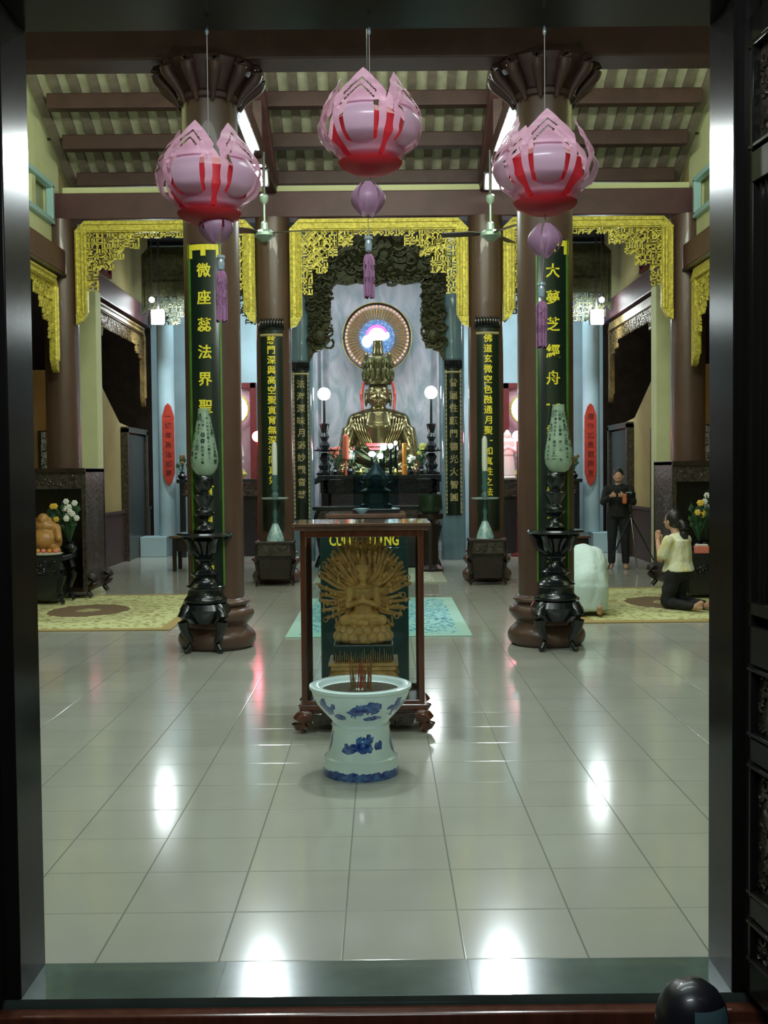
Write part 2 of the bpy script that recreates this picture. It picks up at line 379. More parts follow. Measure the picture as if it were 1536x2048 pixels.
# ================================================================== SETTING
XL, XR = -4.58, 4.42; RY = 15.75
struct(MB().box((0, 15.5, -0.05), (18, 24.06, 0.1)).build('floor', M_floor, smooth=False))
th = struct(MB().box((0, 3.35, -0.05), (2.4, 0.24, 0.1)).box((-0.52, 3.35, 0.0), (0.004, 0.24, 0.0012)).box((0.26, 3.35, 0.0), (0.004, 0.24, 0.0012)).box((0.66, 3.35, 0.0), (0.004, 0.24, 0.0012)).build('trim_1', M_thresh, bevel=0.006))
st = struct(MB().box((0, 3.195, -0.055), (2.4, 0.06, 0.06)).box((0, 3.02, -0.085), (2.6, 0.3, 0.05)).box((0, 2.84, -0.115), (2.6, 0.1, 0.06)).build('trim_2', M_case, bevel=0.006))
struct(MB().box((0, 1.0, -0.2), (8, 4.4, 0.1)).build('floor_outside', M_thresh, smooth=False))

# door frame: jambs with mouldings and lintel
JL, JR = -1.103, 1.04
def jamb(x, s):
    mb = MB()
    mb.box((x + s * 0.09, 3.35, 1.48), (0.18, 0.24, 2.97))
    for dx, yy, ww in ((0.055, 3.215, 0.02), (0.105, 3.21, 0.03), (0.15, 3.22, 0.015)):
        mb.box((x + s * dx, yy, 1.48), (ww, 0.04, 2.95))
    return mb
struct(jamb(JL, -1).build('trim_3', M_frame, bevel=0.004))
struct(jamb(JR, 1).build('trim_4', M_frame, bevel=0.004))
mb = MB().box((-0.03, 3.35, 3.2), (2.6, 0.24, 0.47)).box((-0.03, 3.21, 3.01), (2.6, 0.03, 0.03)).box((-0.03, 3.205, 3.12), (2.6, 0.04, 0.05))
struct(mb.build('trim_5', M_frame, bevel=0.004))
for nm, x0, x1 in (('wall_front_left', -7.4, JL - 0.18), ('wall_front_right', JR + 0.18, 7.4)):
    struct(MB().box(((x0 + x1) / 2, 3.37, 2.9), (x1 - x0, 0.18, 6.0)).build(nm, M_cream, smooth=False))
struct(MB().box((0, 3.37, 4.7), (2.6, 0.18, 2.5)).build('wall_front_top', M_cream, smooth=False))

# open door leaf at the right
d1 = bpy.data.objects.new('door_1', None); COL.objects.link(d1); struct(d1)
d1.location = (JR + 0.05, 3.235, 0.02); d1.rotation_euler = (0, 0, math.radians(-90 + 5.5))
# local: x along leaf width (towards the viewer), y = thickness
LW, LH, TK = 0.62, 2.86, 0.045
mb = MB()
mb.box((0.035, 0, LH / 2), (0.06, TK, LH)); mb.box((LW - 0.035, 0, LH / 2), (0.06, TK, LH))
rails = [(0.0, 0.10), (0.235, 0.30), (0.70, 0.77), (0.985, 1.10), (1.13, 1.17), (2.38, 2.47), (2.78, 2.86)]
for a, b_ in rails: mb.box((LW / 2, 0, (a + b_) / 2), (LW - 0.08, TK, b_ - a))
for a, b_ in ((0.30, 0.70), (0.77, 0.985), (2.47, 2.78), (0.10, 0.235)):
    for zz in (a + 0.012, b_ - 0.012): mb.box((LW / 2, 0, zz), (LW - 0.10, TK + 0.016, 0.014))
    for xx in (0.075, LW - 0.075): mb.box((xx, 0, (a + b_) / 2), (0.014, TK + 0.016, b_ - a))
mb.build('stiles_and_rails', M_frame, d1, bevel=0.003)
def relief(w_, h_, seed, depth=0.012, nx=0):
    """leafy scroll carving in the x,z plane"""
    r = random.Random(seed); m = MB()
    cnt = int(w_ * h_ / 0.0016)
    for k in range(cnt):
        x = r.uniform(-w_ / 2 + .02, w_ / 2 - .02); z = r.uniform(-h_ / 2 + .02, h_ / 2 - .02); a = r.uniform(0, 2 * PI); R = r.uniform(0.008, 0.022)
        m.torus((x, 0, z), R, depth * 0.45, n=7, m=5, axis='Y', a0=a, a1=a + r.uniform(2.2, 4.6))
    return m
for a, b_, sd in ((0.30, 0.70, 1), (0.77, 0.985, 2), (2.47, 2.78, 3), (0.10, 0.235, 4)):
    m = MB().box((0, 0, 0), (LW - 0.12, 0.012, b_ - a)); rl = relief(LW - 0.16, b_ - a - 0.03, sd)
    m.add([(v[0], v[1] - 0.008, v[2]) for v in rl.v], rl.f); m.add([(v[0], v[1] + 0.008, v[2]) for v in rl.v], rl.f)
    m.build('carved_panel', M_carved, d1, loc=(LW / 2, 0, (a + b_) / 2))
m = MB()
for k in range(15): m.lathe([(0.010, 0), (0.010, 0.03), (0.014, 0.05), (0.009, 0.08), (0.009, 1.13), (0.014, 1.16), (0.010, 1.18), (0.010, 1.22)], 8, c=(0.085 + k * 0.033, 0, 1.165))
m.build('spindle_bars', M_frame, d1)

# ------------------------------------------------------------------ columns
def lathe_col(name, x, y, rad, ztop, m, label, cat='column', base=True, cap=False, group=None):
    t = thing(name, label, cat, (x, y, 0), 0, group)
    k = rad / 0.25
    z0 = 0.43 * k if base else 0
    MB().lathe([(rad * 1.0, z0 - 0.02), (rad, z0 + 0.3), (rad * 0.98, ztop)], 40).build('shaft', m, t)
    if base:
        pr = [(0.30, 0), (0.335, 0.03), (0.35, 0.08), (0.335, 0.13), (0.29, 0.175), (0.27, 0.20), (0.285, 0.225), (0.325, 0.27), (0.335, 0.305), (0.315, 0.345), (0.275, 0.37), (0.27, 0.385), (0.295, 0.395), (0.295, 0.42), (0.262, 0.44), (0.25, 0.45)]
        MB().lathe([(r * k, z * k) for r, z in pr], 40, sm=True).build('pedestal', m, t)
    if cap:
        MB().lathe([(0.25, ztop - 0.34), (0.29, ztop - 0.33), (0.29, ztop - 0.29), (0.26, ztop - 0.26), (0.30, ztop - 0.2), (0.37, ztop - 0.13), (0.38, ztop - 0.10), (0.42, ztop - 0.07), (0.43, ztop - 0.03), (0.41, ztop)], 32).build('capital', M_beam, t)
        mm = MB()
        for i in range(12):
            a = i * PI / 6 + PI / 12; u = Vector((math.cos(a), math.sin(a), 0))
            pts = [u * 0.27 + Vector((0, 0, ztop - 0.36)), u * 0.31 + Vector((0, 0, ztop - 0.28)), u * 0.38 + Vector((0, 0, ztop - 0.2)), u * 0.45 + Vector((0, 0, ztop - 0.13)), u * 0.45 + Vector((0, 0, ztop - 0.06)), u * 0.39 + Vector((0, 0, ztop - 0.04))]
            mm.tube(pts, [0.02, 0.035, 0.05, 0.055, 0.05, 0.02], 10)
        mm.build('leaf_brackets', M_beam, t)
    return t
FCX = (-1.517, 1.485); RCX = (-1.535, 1.505)
for i, nm in enumerate(('left', 'right')):
    lathe_col('column', FCX[i], 9.9, 0.252, 5.2, M_col, 'tall brown lacquered column nearest the doorway on the %s, with flared dark capital' % nm, cap=True, group='front pair of columns')
    lathe_col('column', RCX[i], RY, 0.255, 5.19, M_col, 'brown column on the %s edge of the middle gold arch, carrying a narrow board' % nm, group='second row columns')
    lathe_col('column', (XL, XR)[i], RY, 0.245, 5.19, M_col, 'brown column at the outer %s end of the second row, beside the pale pilaster' % nm, group='second row columns')
    lathe_col('column', (-1.42, 1.27)[i], 19.5, 0.215, 6.0, M_bluecol, 'blue grey glossy column %s of the large golden statue on the altar' % ('left' if i == 0 else 'right'), base=False, group='blue grey columns by the main altar')
    # side shrine pilasters of pale blue and their plinths
    xs = PX((332, 1182)[i], 800, 21.0)
    t = thing('shrine_column', 'pale blue half-round column on the far %s carrying the long red plaque' % nm, 'column', (xs, 21.0, 0))
    MB().lathe([(0.16, 0.38), (0.16, 4.6)], 28).build('shaft', M_bluewall, t)
    MB().box((-0.22 if i == 0 else 0.22, -0.1, 0.19), (0.5, 0.5, 0.38)).build('plinth', M_bluewall, t, bevel=0.01)

# ------------------------------------------------------------------ beams and roof of the nave
n = 6
def beam(c, d, m, bev=0.015):
    global n
    o = struct(MB().box(c, d).build('trim_%d' % n, m, smooth=False, bevel=bev)); n += 1; return o
beam((-0.05, 9.85, 5.4), (9.0, 0.35, 0.4), M_beam)           # front cross beam on the capitals
beam((-0.05, RY, 5.375), (9.2, 0.32, 0.37), M_beam_p)       # second cross beam
beam((-0.05, RY - .05, 5.605), (8.9, 0.12, 0.085), M_cream, 0)    # pale strip of wall above it
for i in range(2):
    x = (XL, XR)[i]; s = (-1, 1)[i]
    beam((x, 10.8, 4.58), (0.26, 9.6, 0.33), M_beam_p)        # plum beams along the side walls
    beam((x - s * 0.04, 10.8, 4.385), (0.2, 9.6, 0.05), M_dark, 0.01)
    beam((x, 18.6, 4.58), (0.26, 5.4, 0.36), M_beam_p)
    xm = (FCX[i] + RCX[i]) / 2
    o = beam((xm, 12.8, 5.64), (0.15, 5.6, 0.22), M_beam)      # tie beams above the columns
    # sloping principal rafter
    o = struct(MB().bar((xm - 0.0, 10.2, 8.2), (xm, 15.9, 5.62), 0.16, 0.22).build('trim_%d' % n, M_beam_p, smooth=False, bevel=0.015)); n += 1
    o = struct(MB().box((xm, 13.9, 5.85), (0.13, 0.13, 0.8)).build('trim_%d' % n, M_beam, smooth=False, bevel=0.015)); n += 1
def roof_z(y): return 6.71 - 0.485 * (y - 14.5)
for y in (12.38, 13.15, 13.85, 14.54, 15.22, 15.9):
    beam((-0.05, y, roof_z(y) - 0.22), (8.6, 0.17, 0.2), M_beam)
ya, yb = 9.6, 16.5
M_tile = mat('pale_roof_tiles', (0.50, 0.50, 0.36), 0.85, var=0.2, vscale=9)
cl = struct(MB().prism([(ya, roof_z(ya)), (yb, roof_z(yb)), (yb, roof_z(yb) + 0.06), (ya, roof_z(ya) + 0.06)], -4.7, 4.6, Matrix(((0, 1, 0, 0), (1, 0, 0, 0), (0, 0, 1, 0), (0, 0, 0, 1)))).build('ceiling', M_tile, smooth=False))
M_raft = mat('grey_brown_rafters', (0.19, 0.16, 0.13), 0.7, var=0.25, vscale=10)
mb = MB(); k = 0
while k < 35:
    x = -4.5 + k * 0.26; mb.bar((x, ya, roof_z(ya) - 0.03), (x, yb, roof_z(yb) - 0.03), 0.115, 0.07); k += 1
mb.build('rafters', M_raft, cl, smooth=False)
struct(MB().box((0, 6.5, 7.9), (15, 6.6, 0.1)).build('ceiling_front', M_beam, smooth=False))
struct(MB().box((0, 19.5, 6.3), (15, 8.2, 0.1)).build('ceiling_rear', M_dark, smooth=False))
for i in range(2):   # low lean-to roofs of the aisles
    s = (-1, 1)[i]; x = (XL, XR)[i]
    a = (x + s * 0.1, 4.7); b_ = (x + s * 3.2, 2.9)
    struct(MB().prism([a, b_, (b_[0], b_[1] + 0.08), (a[0], a[1] + 0.08)], 3.4, 26).build('ceiling_aisle', M_dark, smooth=False))

# side walls with clerestory windows
def side_wall(i):
    s = (-1, 1)[i]; x = (XL, XR)[i] + s * 0.05
    mb = MB(); T = Matrix(((0, 1, 0, 0), (1, 0, 0, 0), (0, 0, 1, 0), (0, 0, 0, 1)))   # polygon (y,z) extruded in x
    xa, xb = (x, x + s * 0.16)
    wy0, wy1, wz0, wz1 = 12.6, 15.42, 5.13, 5.62
    mb.prism([(3.4, 4.7), (15.9, 4.7), (15.9, wz0), (3.4, wz0)], xa, xb, T)
    mb.prism([(3.4, wz1), (15.9, wz1), (15.9, roof_z(15.9)), (9.6, roof_z(9.6)), (3.4, roof_z(9.6))], xa, xb, T)
    mb.prism([(3.4, wz0), (wy0, wz0), (wy0, wz1), (3.4, wz1)], xa, xb, T)
    mb.prism([(wy1, wz0), (15.9, wz0), (15.9, wz1), (wy1, wz1)], xa, xb, T)
    struct(mb.build('wall_' + ('left', 'right')[i], M_cream, smooth=False))
    w_ = bpy.data.objects.new('window_%d' % (i + 1), None); COL.objects.link(w_); struct(w_); w_.location = (x - s * 0.02, 0, 0)
    m = MB()
    for z in (wz0, wz1): m.box((0, (wy0 + wy1) / 2, z), (0.1, wy1 - wy0 + 0.1, 0.07))
    for y in (wy0, wy1): m.box((0, y, (wz0 + wz1) / 2), (0.1, 0.07, wz1 - wz0))
    m.build('window_frame', M_blueframe, w_, smooth=False, bevel=0.006)
    m = MB()
    for y in (13.3, 14.0, 14.7): m.box((s * 0.03, y, (wz0 + wz1) / 2), (0.06, 0.16, wz1 - wz0))
    m.build('mullions', M_cream, w_, smooth=False)
    MB().box((s * 0.10, (wy0 + wy1) / 2, (wz0 + wz1) / 2), (0.01, wy1 - wy0, wz1 - wz0)).build('window_pane', mat('frosted_pane', (0.33, 0.34, 0.18), 0.3), w_, smooth=False)
    # rear continuation
    struct(MB().box((x + s * 0.08, 18.9, 5.5), (0.16, 6.0, 1.5)).build('wall_rear_' + ('left', 'right')[i], M_olive, smooth=False))
    w2 = bpy.data.objects.new('window_%d' % (i + 3), None); COL.objects.link(w2); struct(w2); w2.location = (x - s * 0.02, 18.1, 5.25)
    m = MB()
    for z in (-0.32, 0.32): m.box((0, 0, z), (0.06, 1.3, 0.05))
    for y in (-0.62, 0.0, 0.62): m.box((0, y, 0), (0.06, 0.06, 0.64))
    m.build('window_frame', M_maroon, w2, smooth=False)
    MB().box((s * 0.01, 0, 0), (0.01, 1.24, 0.6)).build('window_pane', M_wains, w2, smooth=False)
for i in range(2): side_wall(i)

# pale pilasters, aisle walls, wainscot, doors, scrolls
Tyz = Matrix(((0, 1, 0, 0), (1, 0, 0, 0), (0, 0, 1, 0), (0, 0, 0, 1)))
for i in range(2):
    s = (-1, 1)[i]; x = (XL, XR)[i]; nm = ('left', 'right')[i]
    pc = PX((183, 1326)[i], 900, 16.9)
    struct(MB().box((pc, 16.95, 2.2), (0.27, 0.3, 4.4)).build('wall_pilaster_' + nm, M_cream, smooth=False, bevel=0.01))
    # wall facing the door beyond the near aisle
    struct(MB().box((pc + s * (1.4 + 0.135), 17.02, 1.6), (2.8, 0.15, 3.2)).build('wall_aisle_' + nm, M_ochre, smooth=False))
    # olive wall between pilaster and shrine
    xo = x + s * 0.12
    struct(MB().prism([(17.1, 0.9), (21.9, 0.9), (21.9, 2.35), (19.6, 2.5), (18.3, 3.1), (17.1, 3.0)], xo, xo + s * 0.15, Tyz).build('wall_shrine_' + nm, M_olive, smooth=False))
    struct(MB().box((xo + s * 0.06, 19.5, 0.45), (0.2, 4.8, 0.9)).box((xo - s * 0.03, 19.5, 0.9), (0.08, 4.8, 0.05)).build('baseboard_' + nm, M_wains, smooth=False))
    struct(MB().box((x + s * 3.2, 14.5, 1.6), (0.15, 22, 3.4)).build('wall_outer_' + nm, M_olive, smooth=False))
    dd = bpy.data.objects.new('door_%d' % (i + 2), None); COL.objects.link(dd); struct(dd); dd.location = (xo - s * 0.05, 20.5, 0)
    MB().box((0, 0, 1.15), (0.08, 1.5, 2.3)).build('door_leaf', M_dark, dd, smooth=False)
    m = MB()
    for y in (-0.8, 0.8): m.box((-s * 0.02, y, 1.2), (0.12, 0.1, 2.4))
    m.box((-s * 0.02, 0, 2.38), (0.12, 1.7, 0.1)); m.build('door_surround', M_carved, dd, smooth=False)
    # long framed scroll with writing
    t = thing('framed_scroll', 'long black-framed calligraphy scroll on the %s olive wall behind the pilaster' % nm, 'scroll', (xo - s * 0.03, 17.95, 0.85), 0)
    MB().box((0, 0, 0.7), (0.05, 0.62, 1.42)).build('frame', M_dark, t, smooth=False, bevel=0.01)
    m = MB().box((-s * 0.03, -0.05, 0.70), (0.01, 0.36, 1.24)); m.build('paper', mat('grey_paper', (0.45, 0.48, 0.42), 0.8), t, smooth=False)
    m = MB()
    for k in range(8):
        vs, fs = glyphs('心光明道法慧照空'[k], 0.13, 0.002)
        m.add([(-s * (0.038 + v[2]), s * -v[0] - 0.05, v[1] + 1.24 - k * 0.152) for v in vs], fs)
    m.build('lettering', M_black, t, smooth=False)
    t = thing('framed_scroll', 'narrow dark panel with white characters on the orange wall at the far %s' % nm, 'scroll', (PX((90, 1412)[i], 900, 16.9), 16.9, 1.62), 0)
    MB().box((0, 0, 0.3), (0.2, 0.04, 0.68)).build('frame', M_dark, t, smooth=False)
    m = MB()
    for k in range(6): put_text(m, '南無阿彌陀佛'[k], 0.115, (0, -0.022, 0.57 - k * 0.105))
    m.build('lettering', M_white, t, smooth=False)

# rear walls
struct(MB().box((-0.08, 22.4, 3.1), (3.0, 0.2, 6.2)).build('wall_back', M_marble, smooth=False))
for i in range(2):
    s = (-1, 1)[i]; nm = ('left', 'right')[i]
    struct(MB().box((s * 3.05 - 0.08, 22.4, 3.1), (3.1, 0.2, 6.2)).build('wall_back_' + nm, M_bluewall, smooth=False)); struct(MB().box((s * 6.2 - 0.08, 22.4, 3.1), (3.2, 0.2, 6.2)).build('wall_back_end_' + nm, M_dark, smooth=False))
mb = MB()
for px in (634, 645, 876, 888): mb.box((PX(px, 800, 22.25), 22.25, 3.0), (0.05, 0.1, 5.4))
struct(mb.build('trim_60', M_marble, smooth=False))

# ================================================================== CARVED ARCHES
def fret_shapes(mb, cells, c, th, dep, seed):
    r = random.Random(seed)
    for (u, v) in cells:
        k = r.randrange(5); b = th
        if k == 0:
            mb.box((u, 0, v + c * .45), (c, dep, b)); mb.box((u - c * .45, 0, v), (b, dep, c)); mb.box((u + c * .1, 0, v - c * .1), (c * .7, dep, b))
        elif k == 1:
            mb.torus((u, 0, v), c * 0.4, b * 0.6, n=10, m=5, axis='Y', a0=r.uniform(0, 6), a1=r.uniform(8.5, 10))
            mb.box((u + c * .45, 0, v), (b, dep, c))
        elif k == 2:
            mb.box((u + c * .45, 0, v), (b, dep, c)); mb.box((u, 0, v - c * .45), (c, dep, b)); mb.box((u - c * .1, 0, v + c * .1), (b, dep, c * .7))
        elif k == 3:
            mb.bar((u - c * .5, 0, v - c * .5), (u + c * .5, 0, v + c * .5), b, dep); mb.box((u - c * .45, 0, v), (b, dep, c)); mb.box((u, 0, v + c * .45), (c, dep, b))
        else:
            mb.box((u, 0, v), (c, dep, b)); mb.box((u, 0, v), (b, dep, c)); mb.torus((u, 0, v), c * 0.28, b * 0.55, n=8, m=5, axis='Y')
def carved_arch(W, leg, band, label, m, loc, rz=0, legw=0.2, steps=None, c=0.075, seed=1, group='gilded arches', halves='LR', topd=0.24):
    """hangs down from z=0; x centred"""
    t = thing('carved_arch', label, 'arch', loc, rz, group)
    hw = W / 2; ch = 0.14; mb = MB()
    # top band with reeding and cut corners
    mb.prism([(-hw + ch, 0), (hw - ch, 0), (hw, -ch), (hw, -ch - 0.03), (hw - legw, -band), (-hw + legw, -band), (-hw, -ch - 0.03), (-hw, -ch)], -0.05, 0.05)
    mb.box((0, -0.06, -band * .25), (W - 2 * ch, 0.03, band * .2)); mb.box((0, -0.06, -band * .8), (W - 2.6 * ch, 0.03, band * .18))
    for s in (-1, 1):
        mb.prism([(s * hw, -ch), (s * (hw - legw * .85), -ch), (s * (hw - legw * .85), -leg + 0.14), (s * (hw - legw * .45), -leg), (s * hw, -leg - 0.04)], -0.04, 0.04)
        for q in (0.12, 0.5, 0.72): mb.tube([(s * (hw - legw * q), -0.045, -ch - 0.02), (s * (hw - legw * q), -0.045, -leg + 0.12)], 0.018, 7)
    mb.build('moulded_border', m, t)
    steps = steps or [(0.18, 0.70), (0.34, 0.50), (0.52, 0.37), (0.75, 0.28), (9, topd / leg)]
    cells = []
    nx = int((W - 2 * legw * .85) / c) + 1; nz = int(leg / c) + 1
    for a in range(nx):
        u = -hw + legw * .85 + (a + 0.5) * (W - 2 * legw * .85) / nx
        sdist = min(u + hw, hw - u) - legw * .85
        if abs(u) > 0.001:
            D = next(d for ss, d in steps if sdist < ss) * leg
        for b in range(nz):
            v = -band - (b + 0.5) * c
            if -v < D: cells.append((u, v))
    mb = MB(); fret_shapes(mb, cells, c, 0.019, 0.035, seed)
    mb.build('openwork_carving', m, t, smooth=False)
    return t
zt = 5.17
wc = RCX[1] - RCX[0]
carved_arch(wc - 0.5, 1.5, 0.16, 'wide bright gold openwork arch over the middle bay, between two brown columns', M_gold, ((RCX[0] + RCX[1]) / 2, RY - .1, zt), seed=3)
for i in range(2):
    x0, x1 = sorted(((XL, XR)[i], RCX[i])); nm = ('left', 'right')[i]
    carved_arch(x1 - x0 - 0.49, 1.42, 0.16, 'gold openwork arch over the %s side bay, partly behind the nearer column' % nm, M_gold, ((x0 + x1) / 2, RY - .1, zt), seed=5 + i)
    s = (-1, 1)[i]; x = (XL, XR)[i]
    carved_arch(4.6, 1.30, 0.14, 'gold arch along the %s side wall, seen edge-on beside the door frame' % nm, M_gold, (x - s * 0.03, 13.05, 4.35), PI / 2, seed=8 + i)
    carved_arch(3.7, 1.45, 0.14, 'dull brown-gold carved arch over the %s aisle opening beyond the pale pilaster' % nm, M_oldgold, (x - s * 0.03, 19.1, 4.35), PI / 2, seed=10 + i, legw=0.14, steps=[(0.2, 0.42), (0.5, 0.34), (9, 0.25)])
    xa = PX((370, 1120)[i], 500, 20.0)
    carved_arch(2.6, 1.2, 0.9, 'dark carved valance high above the %s side shrine' % nm, M_bronze, (((-1.62 + XL) / 2, (1.5 + XR) / 2)[i], 20.3, 5.75), seed=20 + i, legw=0.12, steps=[(0.6, 1.2), (9, 1.05)], group='dark carved valances')
# dark gilt canopy in front of the main statue
ca = thing('altar_canopy', 'dark gilt carved canopy with hanging sides framing the golden statue', 'canopy', (-0.08, 19.3, 0))
def leafy(m, x0, x1, z0, z1, cnt, seed, y=0.0, sz=(0.05, 0.11)):
    r = random.Random(seed)
    for _ in range(cnt):
        x = r.uniform(x0, x1); z = r.uniform(z0, z1); a = r.uniform(0, 6.3); R = r.uniform(*sz)
        m.torus((x, y + r.uniform(-.03, .0), z), R, R * 0.28, n=8, m=5, axis='Y', a0=a, a1=a + r.uniform(2.5, 5))
m = MB().prism([(-1.25, 5.7), (1.25, 5.7), (1.25, 4.95), (0.9, 4.92), (0.5, 4.86), (0.25, 4.92), (0, 4.84), (-0.25, 4.92), (-0.5, 4.86), (-0.9, 4.92), (-1.25, 4.95)], 0.0, 0.08)
leafy(m, -1.2, 1.2, 4.88, 5.65, 170, 4); m.build('valance', M_bronze, ca)
for s in (-1, 1):
    m = MB().prism([(s * 1.2, 5.0), (s * 0.80, 5.0), (s * 0.82, 4.5), (s * 0.80, 4.2), (s * 0.86, 4.02), (s * 0.80, 3.9), (s * 0.98, 3.72), (s * 1.10, 3.68), (s * 1.2, 3.48)], 0.0, 0.07)
    leafy(m, *sorted((s * 0.84, s * 1.16)), 3.8, 4.95, 70, 9 + s); m.ball((s * 1.0, -0.04, 3.95), (0.12, 0.08, 0.14)); m.build('hanging_side', M_bronze, ca)

# ================================================================== INSCRIPTION BOARDS
def curved_board(name, label, x, y, R, a0, hw_ang, z0, z1, chars, size, zs, mt, edge=None, group=None, cap=None, border=None, tag_=None):
    t = thing(name, label, 'inscription board', (x, y, 0), a0, group)
    N = 10; vs = []; fs = []
    for rr in (R, R + 0.018):
        for k in range(N + 1):
            a = -hw_ang + 2 * hw_ang * k / N
            for z in (z0, z1): vs.append((rr * math.sin(a), -rr * math.cos(a), z))
    M_ = 2 * (N + 1)
    for k in range(N):
        a = 2 * k; fs += [(a, a + 2, a + 3, a + 1), (M_ + a, M_ + a + 1, M_ + a + 3, M_ + a + 2), (a, M_ + a, M_ + a + 2, a + 2), (a + 1, a + 3, M_ + a + 3, M_ + a + 1)]
    fs += [(0, 1, M_ + 1, M_), (2 * N, M_ + 2 * N, M_ + 2 * N + 1, 2 * N + 1)]
    MB().add(vs, fs).build('board', M_board, t)
    if edge:
        m = MB()
        for sg in (-1, 1):
            a = sg * hw_ang; m.box(((R + 0.014) * math.sin(a), -(R + 0.014) * math.cos(a), (z0 + z1) / 2), (0.016, 0.03, z1 - z0), rz=a)
        m.build('green_edging', edge, t, smooth=False)
    if cap == 'gold':
        m = MB()
        for q in range(7):
            a = -hw_ang * 0.93 + q * hw_ang * 0.31; hh = (0.12, 0.05, 0.05, 0.10, 0.05, 0.05, 0.12)[q]
            m.box(((R + 0.022) * math.sin(a), -(R + 0.022) * math.cos(a), z1 - hh / 2 - 0.01), (R * hw_ang * 0.33, 0.012, hh), rz=a)
        m.build('gilt_heading', M_yellow, t, smooth=False)
    if cap == 'crown':
        m = MB(); m.torus((0, 0, z1 + 0.02), R + 0.01, 0.02, n=12, m=6, a0=-PI / 2 - hw_ang * 1.15, a1=-PI / 2 + hw_ang * 1.15)
        for q in range(9):
            a = -hw_ang * 1.05 + q * hw_ang * 0.2625; m.ball(((R + 0.01) * math.sin(a), -(R + 0.01) * math.cos(a), z1 + 0.08), (0.022, 0.022, 0.09), 8, 6)
        m.build('crest', M_black, t)
        m = MB(); m.torus((0, 0, z1 - 0.07), R + 0.012, 0.02, n=12, m=6, a0=-PI / 2 - hw_ang, a1=-PI / 2 + hw_ang); m.build('gilt_band', M_palegold, t)
    if border:
        m = MB(); r = random.Random(3)
        for sg in (-1, 1):
            a = sg * hw_ang * 0.86; m.box(((R + 0.016) * math.sin(a), -(R + 0.016) * math.cos(a), (z0 + z1) / 2), (.012, .006, z1 - z0 - .06), rz=a)
            z = z0 + 0.05
            while z < z1 - 0.05:
                a = sg * hw_ang * 0.86; m.ball(((R + 0.02) * math.sin(a), -(R + 0.02) * math.cos(a), z), (0.016, 0.008, r.uniform(0.02, 0.045)), 6, 5); z += 0.075
        m.build('gilt_border', border, t)
    m = MB()
    for ch, z in zip(chars, zs): put_text(m, ch, size, (0, 0, z), R=R + 0.019, bold=size * 0.018); m.build('character', mt, t, smooth=False); m = MB()
    return t
def zlist(y0, dy, cnt, px, Y): return [PZ(px, y0 + k * dy, Y) for k in range(cnt)]
YF = 9.62
curved_board('inscription_board', 'long green-edged board with yellow characters on the left front column, below the left lotus', FCX[0], 9.9, 0.262, -0.11, 0.50, PZ(416, 1172, YF), PZ(416, 486, YF), '微座蕊法界聖賢章者省開中', 0.128,
             zlist(540, 54.5, 12, 416, YF), M_yellow, M_green, 'boards on the front columns', 'gold')
curved_board('inscription_board', 'long green-edged board with yellow characters on the right front column', FCX[1], 9.9, 0.262, 0.10, 0.50, PZ(1096, 1168, YF), PZ(1096, 478, YF), '大夢芝經舟一乘心解空佛言', 0.128,
             zlist(541, 53.6, 12, 1096, YF), M_yellow, M_green, 'boards on the front columns', 'gold')
YR = RY - .27
curved_board('inscription_board', 'dark curved board with a dense column of yellow characters on the middle-distance left column', RCX[0], RY, 0.267, -0.05, 0.58, PZ(545, 1060, YR), PZ(545, 660, YR), '慈門深與高空聖直育無深法同真如', 0.125,
             zlist(680, 20, 15, 545, YR), M_yellow, None, 'boards on the second row columns', 'crown')
curved_board('inscription_board', 'dark curved board with a dense column of yellow characters on the middle-distance right column', RCX[1], RY, 0.267, 0.02, 0.58, PZ(970, 1060, YR), PZ(970, 656, YR), '佛道玄微空色融通月聖一如真性之法', 0.125,
             zlist(676, 20.5, 16, 970, YR), M_yellow, None, 'boards on the second row columns', 'crown')
YB = 19.27
curved_board('inscription_board', 'slim dark board with pale characters on the blue grey column left of the altar', -1.42, 19.5, 0.225, 0.0, 0.62, PZ(598, 1040, YB), PZ(598, 740, YB), '法海深味月滿妙觀音慈', 0.15,
             zlist(768, 24.5, 10, 598, YB), M_palegold, None, 'boards by the main altar', 'crown', M_palegold)
curved_board('inscription_board', 'slim dark board with pale characters on the blue grey column right of the altar', 1.27, 19.5, 0.225, 0.0, 0.62, PZ(918, 1030, YB), PZ(918, 736, YB), '昔蓮性願門德光大智圓', 0.15,
             zlist(765, 25.5, 10, 918, YB), M_palegold, None, 'boards by the main altar', 'crown', M_palegold)
for i in range(2):
    nm = ('left', 'right')[i]; px = (337, 1181)[i]
    x, y = PX(px, 890, 20.8), 20.8
    t = thing('wall_plaque', 'long pointed red plaque on the pale blue column at the far %s' % nm, 'plaque', (x, y, 0), 0, 'red plaques')
    za, zb = PZ(px, 972, y), PZ(px, 806, y); hw = 0.115
    MB().prism([(-hw, za + 0.25), (-hw * .5, za + 0.06), (0, za), (hw * .5, za + 0.06), (hw, za + 0.25), (hw, zb - 0.25), (hw * .5, zb - 0.06), (0, zb), (-hw * .5, zb - 0.06), (-hw, zb - 0.25)], -0.015, 0.015).build('board', M_red, t, smooth=False, bevel=0.006)
    m = MB()
    for k in range(7): put_text(m, ('一切有為法如夢', '應作如是觀照見')[i][k], 0.13, (0, -0.017, zb - 0.25 - k * 0.18))
    m.build('lettering', M_maroon, t, smooth=False)
def G(px, py, z=0.0):
    d = Rm @ Vector(((px - 768) / FPX, -(py - 1024) / FPX, -1.0)); t = (z - H) / d.z
    return Vector((d.x * t, d.y * t, z))

